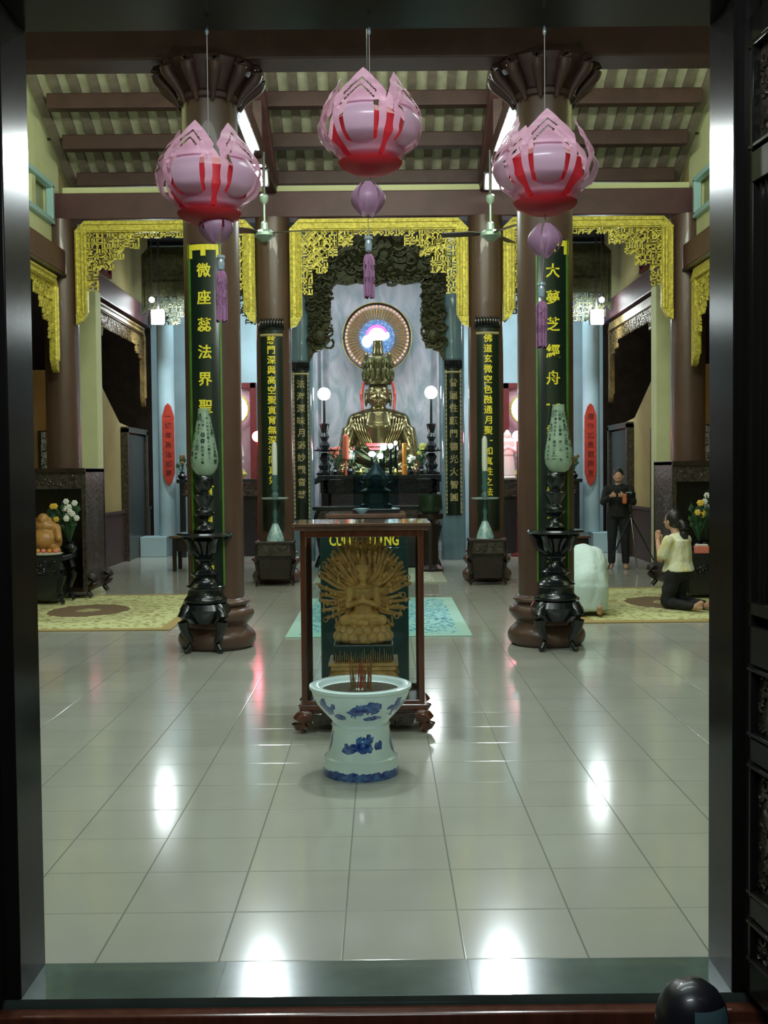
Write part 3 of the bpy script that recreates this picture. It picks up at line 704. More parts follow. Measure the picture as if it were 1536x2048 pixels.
# ================================================================== LOTUS LANTERNS
def lotus(label, px, py, seed, rz, bulb, bead, tas, tpx, lx=0.0, topy=58):
    Y = 3.40
    c = P(px, py, Y); r = random.Random(seed + 100)
    t = thing('lotus_lantern', label, 'paper lantern', tuple(c), rz, 'paper lotus lanterns')
    top = PZ(px, topy, Y) - c.z
    NP = 5
    def rad(q):      # profile q in 0..1, bottom to tip
        prof = [(0, 0.045), (.12, 0.10), (.28, 0.150), (.45, 0.165), (.6, 0.156), (.75, 0.130), (.88, 0.102), (1, 0.088)]
        for (a, ra), (b, rb) in zip(prof, prof[1:]):
            if q <= b: k = (q - a) / (b - a); k = k * k * (3 - 2 * k) * .5 + k * .5; return ra + (rb - ra) * k
        return prof[-1][1]
    def zz(q): return -0.130 + 0.275 * q
    def wid(q):      # half width in metres
        if q < .45: return 0.028 + 0.058 * math.sin(q / .45 * PI / 2)
        if q < .68: return 0.086 - 0.004 * (q - .45) / .23
        return 0.082 * ((1 - q) / .32) ** 0.92
    for kp in range(NP):
        a0 = kp * 2 * PI / NP; outer = MB(); inner = MB(); NS, NT = 38, 84
        tilt = r.uniform(-0.05, 0.05)
        def pt(sv, q, off, wsc=1.0):
            w_ = wid(q) * wsc; R = rad(q) + off; a = a0 + sv * w_ / max(rad(q), 0.06) + tilt
            return (R * math.cos(a), R * math.sin(a), zz(q))
        vs = []; 
        for j in range(NT + 1):
            for i in range(NS + 1):
                sc = -1 + 2 * i / NS; q = j / NT; e_ = (1 - q) * .275 - abs(sc * wid(q)) * 1.07; vs.append(pt(sc, q, -0.0035 if (q > .55 and .034 < e_ < .059) else (-0.007 if q > .5 and e_ >= .059 and abs(sc) < .8 else 0.0)))
        fs = []
        for j in range(NT):
            for i in range(NS):
                sc = -1 + 2 * (i + .5) / NS; q = (j + .5) / NT
                xx = abs(sc * wid(q)); e_ = (1 - q) * .275 - xx * 1.07
                hole = (abs(sc) < 0.74 and .15 < q < .57 and (q > .15 + .1 * sc * sc))
                slit = q > .6 and xx < .052 and (.031 < e_ < .037 or .056 < e_ < .063)
                if not hole and not slit: a = j * (NS + 1) + i; fs.append((a, a + 1, a + NS + 2, a + NS + 1))
        outer.add(vs, fs)
        o = outer.build('petal', M_pink, t)
        # barrel-shaped ribbon bulging through the petal's cut-out
        vs = []; 
        for j in range(17):
            q = .11 + .49 * j / 16; bul = 0.024 * math.sin(PI * j / 16)
            for i in range(9):
                sv = (-1 + 2 * i / 8) * 0.60; w_ = 0.078; a = a0 + sv * w_ / 0.16 + tilt; R = rad(q) - 0.022 + bul
                vs.append((R * math.cos(a), R * math.sin(a), zz(q)))
        fs = [(j * 9 + i, j * 9 + i + 1, j * 9 + i + 10, j * 9 + i + 9) for j in range(16) for i in range(8)]
        inner.add(vs, fs); inner.build('ribbon', M_lilac, o)
    # red flower inside
    m = MB()
    for k in range(8):
        a = k * PI / 4; pts = [(0.02, -.12), (.085, -.105), (.118, -.05), (.112, 0.01), (.07, .04)]
        for sg, (p, q) in enumerate(zip(pts, pts[1:])):
            da = 0.42
            m.add([(p[0] * math.cos(a - da), p[0] * math.sin(a - da), p[1]), (p[0] * math.cos(a + da), p[0] * math.sin(a + da), p[1]), (q[0] * math.cos(a + da), q[0] * math.sin(a + da), q[1]), (q[0] * math.cos(a - da), q[0] * math.sin(a - da), q[1])], [(0, 1, 2, 3)])
    m.lathe([(0.01, -.15), (.05, -.148), (.09, -.13), (.10, -.115), (.06, -.11)], 16)
    m.build('red_flower', M_redp, t)
    m = MB().tube([(0, 0, top), (0, 0, 0.0)], 0.0015, 6)
    if bulb:
        bz = PZ(px, bulb[1], Y) - c.z; m.tube([(0, 0, -.15), (lx, 0, bz)], 0.0012, 5)
    bdz = PZ(tpx, bead, Y) - c.z; tx = (PX(tpx, bead, Y) - c.x)
    inv = Matrix.Rotation(-rz, 4, 'Z'); tv = inv @ Vector((tx, 0, 0)); bz = PZ(bulb[0], bulb[1], Y) - c.z; bv = inv @ Vector((PX(bulb[0], bulb[1], Y) - c.x, 0, 0))
    m.tube([(bv.x, bv.y, bz), (tv.x, tv.y, bdz)], 0.0014, 5); m.build('hanging_string', M_string, t)
    MB().lathe([(0.0, 0), (0.004, 0.004), (0.006, 0.012), (0.003, 0.03), (0.0, 0.03)], 10, c=(0, 0, top - 0.02)).build('hook', M_glassbead, t)
    # small upside-down bud
    b = MB(); 
    for k in range(5):
        a0 = k * 2 * PI / 5 + 0.3; vs = []
        for j in range(9):
            q = j / 8; R = 0.012 + 0.042 * math.sin(PI * min(1, q * 0.85 + .08)); z = 0.048 - 0.1 * q; hw = 0.030 * math.sin(PI * (0.1 + 0.85 * q)) 
            for i in range(5): a = a0 + (-1 + i / 2) * hw / max(R, 0.02); vs.append((R * math.cos(a), R * math.sin(a), z))
        b.add(vs, [(j * 5 + i, j * 5 + i + 1, j * 5 + i + 6, j * 5 + i + 5) for j in range(8) for i in range(4)])
    b.build('paper_bud', M_purple, t, loc=(bv.x, bv.y, bz))
    MB().lathe([(0.002, -.022), (0.010, -.018), (0.012, 0), (0.009, .014), (0.014, .018), (0.012, .026), (0.002, .028)], 14).build('glass_bead', M_glassbead, t, loc=(tv.x, tv.y, bdz))
    z1 = PZ(tpx, tas[0], Y) - c.z; z0 = PZ(tpx, tas[1], Y) - c.z; m = MB(); rr = random.Random(seed + 9)
    m.lathe([(0.005, z0 + 0.01), (0.013, z0 + .01), (0.013, z1 - .02), (0.009, z1)], 14)
    for k in range(42):
        a = rr.uniform(0, 6.28); R = 0.0155 + rr.uniform(-.002, .0015); ww = rr.uniform(-.15, .15)
        m.tube([(0.008 * math.cos(a), .008 * math.sin(a), z1 + .004), (R * math.cos(a), R * math.sin(a), z1 - .015), (R * math.cos(a + ww), R * math.sin(a + ww), (z0 + z1) / 2), (R * math.cos(a), R * math.sin(a), z0 + rr.uniform(0, .008))], 0.0022, 4)
    m.build('tassel', M_tassel, t, loc=(tv.x, tv.y, 0))
lotus('left pink paper lotus lantern with its tassel hanging in front of the left inscription board', 418, 352, 3, -1.93, (432, 452), 528, (545, 645), 442)
lotus('middle pink paper lotus lantern, hung highest, with tassel above the golden statue', 740, 250, 5, -1.82, (736, 397), 490, (512, 597), 737)
lotus('right pink paper lotus lantern with a mauve bud and tassel before the right column', 1090, 330, 8, -1.60, (1090, 480), 582, (606, 697), 1083)

t = thing('pendant_lamp', 'small white lamp on a long cable, hidden behind the middle lotus lantern', 'lamp', (PLX, PLY, PLZ))
MB().lathe([(.07, -.02), (.075, .0), (.05, .06), (.02, .09), (.012, .12)], 20).build('reflector', M_metal, t); MB().ball((0, 0, -.02), (.05, .05, .035), 14, 8).build('bulb', emis('lamp_bulb_glow', (0.92, 1, .97), 12), t); MB().cone((0, 0, .11), (0, 0, 7.84 - PLZ), .004, .004, 6).build('cable', M_black, t)
# ================================================================== CEILING FANS, FLOODLIGHTS
def fan(i):
    px = (529, 981)[i]; Y = 13.6; nm = ('left', 'right')[i]; zc = PZ(px, 402, Y); zh = PZ(px, 468, Y)
    t = thing('ceiling_fan', 'dark-bladed ceiling fan on a rod, hanging beside the %s end of the middle gold arch' % nm, 'fan', (PX(px, 450, Y), Y, zh), 0, 'ceiling fans')
    MB().lathe([(0.01, zc - zh - .05), (0.05, zc - zh), (0.055, zc - zh + .06), (0.03, zc - zh + 0.08)], 16).build('canopy', M_metal, t); MB().cone((0, 0, zc - zh + .06), (0, 0, 5.53 - zh), .02, .02, 8).build('hanger', M_blade, t)
    MB().cone((0, 0, 0.05), (0, 0, zc - zh), 0.014, 0.014).build('rod', M_metal, t)
    MB().lathe([(0.0, -.09), (0.05, -.085), (0.10, -.04), (0.13, -.03), (0.13, 0.01), (0.09, .04), (0.05, .05), (0.045, 0.13), (0.02, 0.15)], 20).build('motor', M_metal, t)
    for k in range(3):
        a = (-0.35, 2.79)[i] + k * 2 * PI / 3 + (0.0 if i == 0 else 0.3)
        T = Matrix.Rotation(a, 4, 'Z') @ Matrix.Rotation(0.2, 4, 'X')
        MB().add([(0.1, -.03, 0), (0.1, .03, 0), (0.25, .07, 0), (0.60, .065, -0.01), (0.60, -.065, -0.01), (0.25, -.07, 0), (0.1, -.03, .012), (0.1, .03, .012), (0.25, .07, .012), (0.60, .065, 0.002), (0.60, -.065, 0.002), (0.25, -.07, .012)],
                 [(0, 5, 4, 3, 2, 1), (6, 7, 8, 9, 10, 11), (0, 1, 7, 6), (1, 2, 8, 7), (2, 3, 9, 8), (3, 4, 10, 9), (4, 5, 11, 10), (5, 0, 6, 11)], T).build('blade', M_blade, t)
for i in range(2): fan(i)
for i in range(2):
    s = (-1, 1)[i]; nm = ('left', 'right')[i]
    t = thing('floodlight', 'bright floodlight on the roof timber behind the inner edge of the %s lotus lantern' % nm, 'lamp', (PX((511, 994)[i], 352, 14.4), 14.4, (5.42, 5.35)[i]), 0, 'roof floodlights')
    T = Matrix.Rotation(0.6, 4, 'X')
    m = MB().box((0, 0.06, 0), (0.34, 0.10, 0.24), T); m.box((0, 0.0, .13), (0.38, .06, .02), T); m.build('housing', M_blade, t, smooth=False, bevel=0.01)
    MB().box((0, -0.005, 0), (0.28, 0.02, 0.18), T).build('lens', E_flood, t, smooth=False)
    MB().bar((0, 0.08, 0.08), ((.14, 0.02)[i], 0.16, 0.12), 0.03).build('bracket', M_blade, t, smooth=False)
    px = (315, 1195)[i]; c = P(px, 634, 19.9)
    t = thing('floodlight', 'glaring white floodlight high on the far %s by the pale blue column' % nm, 'lamp', tuple(c), 0, 'shrine floodlights')
    MB().box((0, 0.08, 0), (0.26, 0.12, 0.24)).build('housing', M_blade, t, smooth=False, bevel=0.01)
    MB().box((0, 0.01, 0), (0.22, 0.03, 0.26)).build('lens', E_flood2, t, smooth=False); MB().bar((0, .1, 0), (-s * .0, .16, 6.26 - c.z), .03).build('hanger', M_blade, t, smooth=False)
    c = P((304, 1203)[i], 600, 20.0)
    c.y = 19.98
    t = thing('lamp_bulb', 'small round white bulb just above the %s shrine floodlight' % nm, 'lamp', tuple(c), 0, 'shrine bulbs')
    MB().ball((0, 0, 0), 0.05).build('bulb', E_white, t); MB().cone((0, 0, 0.04), (0, 0.02, 6.25 - c.z), 0.012, 0.012).build('drop_rod', M_blade, t)

# ================================================================== TALL BLACK LAMPS WITH VASE SHADES
def floor_lamp(i):
    nm = ('left', 'right')[i]; px = (413, 1112)[i]; b = G(px, (1302, 1298)[i]); x, y = b.x, b.y
    t = thing('floor_lamp', 'tall turned black lamp stand with pale inscribed vase-shaped shade before the %s front column' % nm, 'lamp', (x, y, 0), 0, 'black lamps with vase shades')
    zt_ = 1.56
    pr = [(0.10, 0.42), (0.17, 0.43), (0.19, 0.46), (0.16, 0.50), (0.15, 0.56), (0.17, 0.58), (0.13, 0.61), (0.10, 0.66), (0.13, 0.69), (0.09, 0.72), (0.06, 0.78), (0.09, 0.82), (0.05, 0.86), (0.07, 0.92), (0.10, 0.98), (0.06, 1.01), (0.06, 1.03)]
    MB().lathe(pr, 28, sm=True).build('lower_turned_post', M_black, t)
    m = MB().lathe([(0.06, 1.02), (0.24, 1.025), (0.25, 1.04), (0.24, 1.055), (0.05, 1.05)], 32)
    m.build('tray', M_black, t)
    m = MB()
    for k in range(5):
        a = k * 2 * PI / 5 + 0.3; u = Vector((math.cos(a), math.sin(a), 0))
        m.tube([u * 0.06 + Vector((0, 0, .84)), u * .15 + Vector((0, 0, .90)), u * .17 + Vector((0, 0, .97)), u * .22 + Vector((0, 0, 1.02))], [0.02, 0.03, 0.03, 0.02], 8)
    m.build('tray_brackets', M_black, t)
    pr = [(0.06, 1.05), (0.10, 1.08), (0.06, 1.12), (0.045, 1.17), (0.085, 1.21), (0.085, 1.25), (0.05, 1.28), (0.07, 1.33), (0.09, 1.38), (0.05, 1.41), (0.08, 1.46), (0.09, 1.52), (0.075, 1.555)]
    MB().lathe(pr, 24, sm=True).build('upper_turned_post', M_black, t)
    m = MB()
    MB().lathe([(0.15, 0.26), (0.21, 0.34), (0.23, 0.38), (0.20, 0.43)], 24).build('apron', M_black, t)
    for k in range(4):
        a = k * PI / 2 + PI / 4; u = Vector((math.cos(a), math.sin(a), 0))
        MB().tube([u * 0.17 + Vector((0, 0, .40)), u * .24 + Vector((0, 0, .32)), u * .22 + Vector((0, 0, .2)), u * .16 + Vector((0, 0, .1)), u * .2 + Vector((0, 0, .03)), u * .225 + Vector((0, 0, 0.02))], [.05, .055, .04, .028, .026, .02], 10).build('leg', M_black, t)
    # shade, a slender inverted vase
    sx = PX((409, 1117)[i], 880, y) - x
    pr = [(0.055, 0), (0.085, 0.02), (0.115, 0.07), (0.124, 0.13), (0.118, 0.20), (0.098, 0.32), (0.075, 0.44), (0.058, 0.53), (0.052, 0.575), (0.054, 0.59)]
    sh = MB().lathe(pr, 32, caps=False).build('shade', M_shade, t, loc=(sx, 0, zt_))
    def rr(z):
        for (a, za), (b_, zb) in zip(pr, pr[1:]):
            if z <= zb: return a + (b_ - a) * (z - za) / (zb - za)
        return pr[-1][0]
    m = MB(); rn = random.Random(i + 5); base = '風月花雪夜山水明心清人天地日光春秋一二古今白雲'
    for col_ in range(9):
        a0 = -2.0 + col_ * 0.5; z = 0.53
        while z > 0.10:
            R = rr(z) + 0.002; sz = 0.028 if rn.random() < 0.85 else 0.045
            if rn.random() < 0.86:
                vs, fs = glyphs(rn.choice(base), sz, 0.0008, sz * .02)
                m.add([(rr(min(.58, max(0, z + v[1]))) * 1.015 * math.sin(a0 + v[0] / R), -rr(min(.58, max(0, z + v[1]))) * 1.015 * math.cos(a0 + v[0] / R), z + v[1]) for v in vs], fs)
            z -= sz * 1.2
    m.build('lettering', mat('dark_green_ink', (0.02, 0.06, 0.04), 0.6), sh, smooth=False)
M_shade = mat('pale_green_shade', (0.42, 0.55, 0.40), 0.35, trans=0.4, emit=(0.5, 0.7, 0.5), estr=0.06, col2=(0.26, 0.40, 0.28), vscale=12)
for i in range(2): floor_lamp(i)

# ================================================================== GLASS CASE WITH CARVED FIGURE
cx = (G(600, 1467).x + G(855, 1467).x) / 2 - 0.0
CY0 = 6.56; cw = 0.745; cdp = 0.52; ct = 1.262
t = thing('display_case', 'rosewood-framed glass case on carved feet, standing behind the porcelain urn', 'display case', (cx, CY0, 0))
m = MB(); 
m.box((0, cdp / 2, 0.155), (cw + .03, cdp + .03, 0.035)); m.box((0, cdp / 2, 0.125), (cw - .03, cdp - .03, 0.03)); m.build('base_frame', M_case, t, smooth=False, bevel=0.006)
for sx in (-1, 1):
    for sy in (0, 1):
        yy = sy * cdp
        MB().tube([(sx * (cw / 2 - .06), yy, .10), (sx * (cw / 2 - .01), yy, .10), (sx * (cw / 2 + .02), yy, .06), (sx * (cw / 2 - .01), yy, .03), (sx * (cw / 2 + .01), yy, 0.018)], [.035, .045, .045, .032, .028], 10).build('foot', M_case, t)
for yy in (0.0, cdp):
    m = MB().prism([(-cw / 2 + .05, .11), (cw / 2 - .05, .11), (cw / 2 - .08, .035), (cw / 2 - .16, .055), (0, .03), (-cw / 2 + .16, .055), (-cw / 2 + .08, .035)], yy - .008, yy + .008)
    rl = relief(cw - .2, 0.06, 5); m.add([(v[0], v[1] + yy - .01, v[2] + .075) for v in rl.v], rl.f); m.build('carved_apron', M_carved, t, smooth=False)
for sx in (-1, 1):
    for sy in (0, 1): MB().box((sx * (cw / 2 - .018), sy * cdp, .17 + (ct - .2) / 2), (.034, .034, ct - .2)).build('corner_post', M_case, t, smooth=False, bevel=0.004)
m = MB()
for yy in (0, cdp): m.box((0, yy, ct - .055), (cw, .03, .04)); m.box((0, yy, .185), (cw - .06, .03, .025))
for sx in (-1, 1): m.box((sx * (cw / 2 - .018), cdp / 2, ct - .055), (.03, cdp, .04)); m.box((sx * (cw / 2 - .018), cdp / 2, .185), (.03, cdp, .025))
m.build('rails', M_case, t, smooth=False, bevel=0.003)
M_casetop = mat('glossy_case_top', (0.16, 0.085, 0.06), 0.14, var=0.3, coat=0.8)
m = MB().box((0, cdp / 2, ct - .022), (cw + .06, cdp + .06, .026)); m.box((0, cdp / 2, ct), (cw + .09, cdp + .09, .018)); m.build('top', M_casetop, t, smooth=False, bevel=0.004)
for (dx, dy, sx, sy) in ((0, 0, cw - .07, .005), (0, cdp, cw - .07, .005)):
    MB().box((dx, dy, .64), (sx, sy, ct - .3)).build('glass_pane', M_glass, t, smooth=False)
for sx in (-1, 1): MB().box((sx * (cw / 2 - .018), cdp / 2, .64), (.005, cdp - .04, ct - .3)).build('glass_pane', M_glass, t, smooth=False)
# stand inside the case
CY = CY0 + cdp / 2 - .02; bx = cx + 0.0
t = thing('figure_stand', 'low gilt wooden table on short legs inside the glass case', 'stand', (bx, CY, .172))
m = MB().box((0, 0, .20), (.40, .30, .03)); m.box((0, 0, .225), (.43, .33, .02)); m.box((0, 0, .165), (.36, .27, .04)); m.build('top', M_wood, t, smooth=False, bevel=0.006)
for sx in (-1, 1):
    for sy in (-1, 1): MB().tube([(sx * .16, sy * .11, .17), (sx * .20, sy * .14, .12), (sx * .17, sy * .12, .06), (sx * .205, sy * .14, .012)], [.025, .028, .018, .018], 8).build('leg', M_wood, t)
m = MB(); 
for k in range(7): m.ball((-.15 + k * .05, -.14, .13), (.02, .012, .03), 8, 6)
m.build('scalloped_apron', M_wood, t)
t = thing('plinth_block', 'dark plinth block between the gilt stand and the many-armed wooden figure', 'plinth', (bx, CY, .172 + .237))
MB().box((0, 0, .055), (.37, .24, .10)).build('block', M_donate, t, smooth=False, bevel=0.008)
m = MB()
for k in range(26): m.cone((-.17 + k * .0136, -.125, 0.0), (-.17 + k * .0136, -.125, rnd.uniform(.04, .09)), .003, .001, 5)
m.build('fringe', M_wood, t)
FZ = .172 + .237 + .107
fig = t = thing('many_armed_figure', 'carved boxwood seated figure with a fan of many arms in the glass case', 'statue', (bx, CY, FZ))
m = MB(); 
for k in range(16):
    a = k * PI / 8; m.ball((.15 * math.cos(a), .10 * math.sin(a), .035), (.035, .03, .034), 8, 6); m.ball((.14 * math.cos(a + .2), .095 * math.sin(a + .2), .075), (.03, .025, .03), 8, 6)
m.lathe([(.13, 0), (.14, .02), (.13, .09), (.12, .11)], 24, M=Matrix.Diagonal((1, .75, 1, 1))); m.build('lotus_seat', M_wood, t)
m = MB()
m.ball((0, 0, .145), (.10, .075, .045)); m.limb((-.02, -.02, .135), (-.115, -.035, .13), .045, .032); m.limb((.02, -.02, .135), (.115, -.035, .13), .045, .032); m.limb((-.11, -.04, .125), (.02, -.085, .12), .03, .022); m.limb((.11, -.04, .125), (-.02, -.085, .12), .03, .022)
m.cone((0, 0, .14), (0, .005, .25), .06, .052); m.cone((0, .005, .25), (0, .005, .315), .055, .075); m.ball((0, .005, .31), (.08, .045, .028)); m.cone((0, 0, .32), (0, 0, .36), .022, .02)
m.limb((-.075, 0, .305), (-.088, -.02, .22), .026, .022); m.limb((.075, 0, .305), (.088, -.02, .22), .026, .022); m.limb((-.088, -.02, .22), (-.012, -.085, .245), .02, .013); m.limb((.088, -.02, .22), (.012, -.085, .245), .02, .013); m.ball((0, -.09, .262), (.013, .012, .028))
m.ball((0, -.005, .385), (.030, .034, .040)); m.ball((0, -.038, .383), (.006, .006, .010)); m.ball((-.031, 0, .382), (.006, .01, .018)); m.ball((.031, 0, .382), (.006, .01, .018))
m.blob('body', M_wood, t, 0.0055, 2)
m = MB().lathe([(.034, .405), (.038, .415), (.034, .44), (.025, .455), (.026, .47), (.012, .49), (.002, .51)], 14)
for k in range(7): a = -PI / 2 + (k - 3) * .42; m.ball((.036 * math.cos(a), .036 * math.sin(a), .435), (.008, .006, .02), 6, 5)
m.build('crown', M_wood, t)
ra = random.Random(11); cnt = 0
for ring, (R, nA, z0) in enumerate(((.17, 16, .26), (.225, 20, .27), (.265, 22, .28))):
    for k in range(nA):
        th_ = math.radians(-48 + 276 * k / (nA - 1) + ra.uniform(-4, 4))
        if 68 < math.degrees(th_) < 112 and ring < 1: continue
        u = Vector((math.cos(th_), 0, math.sin(th_))); o = Vector((0, .03, z0)); 
        m = MB(); p0 = o + u * .06 + Vector((0, .01, 0)); p1 = o + u * (R * .62) + Vector((u.z * .02, .02 - .02 * ring * .5, -.015)); p2 = o + u * R + Vector((0, -.03 + ring * .02, .012))
        m.tube([p0, p1, p2], [.014, .0125, .008], 7); m.ball(p2, (.013, .012, .016), 7, 5)
        kk = ra.randrange(4)
        if kk == 0: m.ball(p2 + u * .022, .013, 7, 5)
        elif kk == 1: m.cone(p2, p2 + Vector((0, 0, .05)), .004, .006, 6)
        elif kk == 2: m.torus(p2 + u * .02, .014, .004, n=8, m=5, axis='Y')
        else:
            for q in (-1, 0, 1): m.limb(p2, p2 + u * .02 + Vector((q * .008, 0, abs(q) * -.003 + .012)), .004, .003)
        m.build('arm', M_wood, t); cnt += 1
m = MB()   # feathered screen behind the upper arms
for k in range(25):
    th_ = math.radians(18 + 144 * k / 24); u = Vector((math.cos(th_), 0, math.sin(th_))); o = Vector((0, .065, .29)); R = .29 + .07 * math.exp(-((th_ - PI / 2) / .5) ** 2)
    m.tube([o + u * .08, o + u * (R * .6), o + u * R], [.012, .022, .006], 6)
m.build('ray_screen', M_wood, t); fig.scale = (1.03, 1.0, 1.07)

# donation box behind the case with its lettering
b = G(731, 1372); bxx = b.x; by = b.y
t = thing('donation_box', 'dark green donation box with yellow capital lettering, right behind the glass case', 'box', (bxx, by, 0))
bw = PX(819, 1200, by) - PX(643, 1200, by); bh = PZ(731, 1060, by)
MB().box((0, .22, bh / 2), (bw, .44, bh)).build('body', M_donate, t, smooth=False, bevel=0.01)
MB().box((0, .22, bh + .008), (bw + .03, .47, .016)).box((0, .22, bh + .018), (.2, .015, .008)).build('lid', M_donate, t, smooth=False, bevel=0.004)
m = MB(); vs, fs = glyphs('CÚNG DƯỜNG', .115, .002, .003)
wv = max(v[0] for v in vs) - min(v[0] for v in vs); sc = (PX(802, 1076, by) - PX(663, 1076, by)) / wv
m.add([(v[0] * sc, -.004 - v[2], v[1] + PZ(731, 1076, by)) for v in vs], fs); m.build('lettering', M_yellow, t, smooth=False)

# ================================================================== PORCELAIN INCENSE URN
def porc_mat():
    m = bpy.data.materials.new('blue_painted_porcelain'); m.use_nodes = True; nt = m.node_tree; b = nt.nodes['Principled BSDF']; L = nt.links.new; N = nt.nodes.new
    tc = N('ShaderNodeTexCoord'); sp = N('ShaderNodeSeparateXYZ'); L(tc.outputs['Object'], sp.inputs[0])
    at = N('ShaderNodeMath'); at.operation = 'ARCTAN2'; L(sp.outputs[0], at.inputs[0]); ng = N('ShaderNodeMath'); ng.operation = 'MULTIPLY'; ng.inputs[1].default_value = -1; L(sp.outputs[1], ng.inputs[0]); L(ng.outputs[0], at.inputs[1])
    n1 = N('ShaderNodeTexNoise'); n1.inputs['Scale'].default_value = 34; n1.inputs['Detail'].default_value = 6; L(tc.outputs['Object'], n1.inputs['Vector'])
    n2 = N('ShaderNodeTexNoise'); n2.inputs['Scale'].default_value = 22; n2.inputs['Detail'].default_value = 2; L(tc.outputs['Object'], n2.inputs['Vector'])
    def M(op, a, bb=None, c=None):
        x = N('ShaderNodeMath'); x.operation = op
        for i, q in enumerate((a, bb, c)):
            if q is None: continue
            if isinstance(q, (int, float)): x.inputs[i].default_value = q
            else: L(q, x.inputs[i])
        return x.outputs[0]
    acc = None
    # painted island motifs: (angle, height, half angle, half height)
    for (a, z, ha, hz) in ((-.85, .375, .28, .05), (-.02, .365, .33, .048), (.30, .385, .2, .045), (.95, .375, .3, .05), (-.55, .330, .2, .02), (.35, .325, .3, .018), (1.9, .37, .3, .05), (2.8, .37, .3, .05), (-1.9, .37, .3, .05),
                           (-.35, .165, .32, .032), (.05, .185, .22, .048), (.32, .195, .2, .05), (.55, .17, .25, .03), (-1.7, .17, .3, .05), (1.9, .17, .3, .05), (1.35, .17, .16, .07), (-1.25, .18, .12, .07)):
        da = M('DIVIDE', M('SUBTRACT', at.outputs[0], a), ha); dz = M('DIVIDE', M('SUBTRACT', sp.outputs[2], z), hz)
        d = M('SUBTRACT', 1.0, M('ADD', M('MULTIPLY', da, da), M('MULTIPLY', dz, dz))); acc = d if acc is None else M('MAXIMUM', acc, d)
    v = M('ADD', acc, M('MULTIPLY', M('SUBTRACT', n2.outputs[0], .5), 3.0)); k = M('GREATER_THAN', v, 0.35)
    bz = M('LESS_THAN', sp.outputs[2], M('ADD', .022, M('MULTIPLY', n2.outputs[0], .045))); k = M('MAXIMUM', k, bz)
    r = N('ShaderNodeValToRGB'); r.color_ramp.elements[0].position = .38; r.color_ramp.elements[1].position = .62; r.color_ramp.elements[0].color = (.012, .03, .22, 1); r.color_ramp.elements[1].color = (.08, .2, .48, 1); L(n1.outputs[0], r.inputs[0])
    mx = N('ShaderNodeMix'); mx.data_type = 'RGBA'; L(k, mx.inputs[0]); mx.inputs[6].default_value = (.66, .84, .86, 1); L(r.outputs[0], mx.inputs[7]); L(mx.outputs[2], b.inputs['Base Color'])
    b.inputs['Roughness'].default_value = .15; b.inputs['Coat Weight'].default_value = .5; return m
g = G(721, 1566); ux = g.x; uy = g.y + .2
t = thing('incense_urn', 'white porcelain urn on a flared foot, painted with blue landscapes', 'urn', (ux, uy, 0))
pr = [(.196, 0), (.200, .015), (.199, .05), (.190, .085), (.192, .092), (.180, .10), (.166, .15), (.155, .215), (.150, .25), (.156, .262), (.148, .275), (.156, .29), (.195, .33), (.232, .375), (.252, .42), (.258, .445), (.268, .452), (.268, .466), (.258, .470), (.222, .468), (.215, .455), (.212, .445), (.205, .44)]
MB().lathe(pr, 64).build('urn_body', porc_mat(), t)
MB().lathe([(.0, .438), (.1, .445), (.212, .440), (.212, .43)], 32).build('ash', mat('incense_ash', (.055, .05, .03), .95, var=.5, vscale=40, bump=.6), t)
inc = thing('incense_sticks', 'bundle of burnt red-footed incense sticks standing in the ash of the urn', 'incense', (ux, uy, .436)); rq = random.Random(2)
for k in range(34):
    x0 = rq.uniform(-.05, .06); y0 = rq.uniform(-.06, .06); hh = rq.uniform(.08, .19); dx = rq.uniform(-.012, .012)
    o = MB().cone((x0, y0, 0), (x0 + dx, y0, hh), .0024, .0018, 5).build('stick', M_oldgold if k % 3 else M_red, inc)

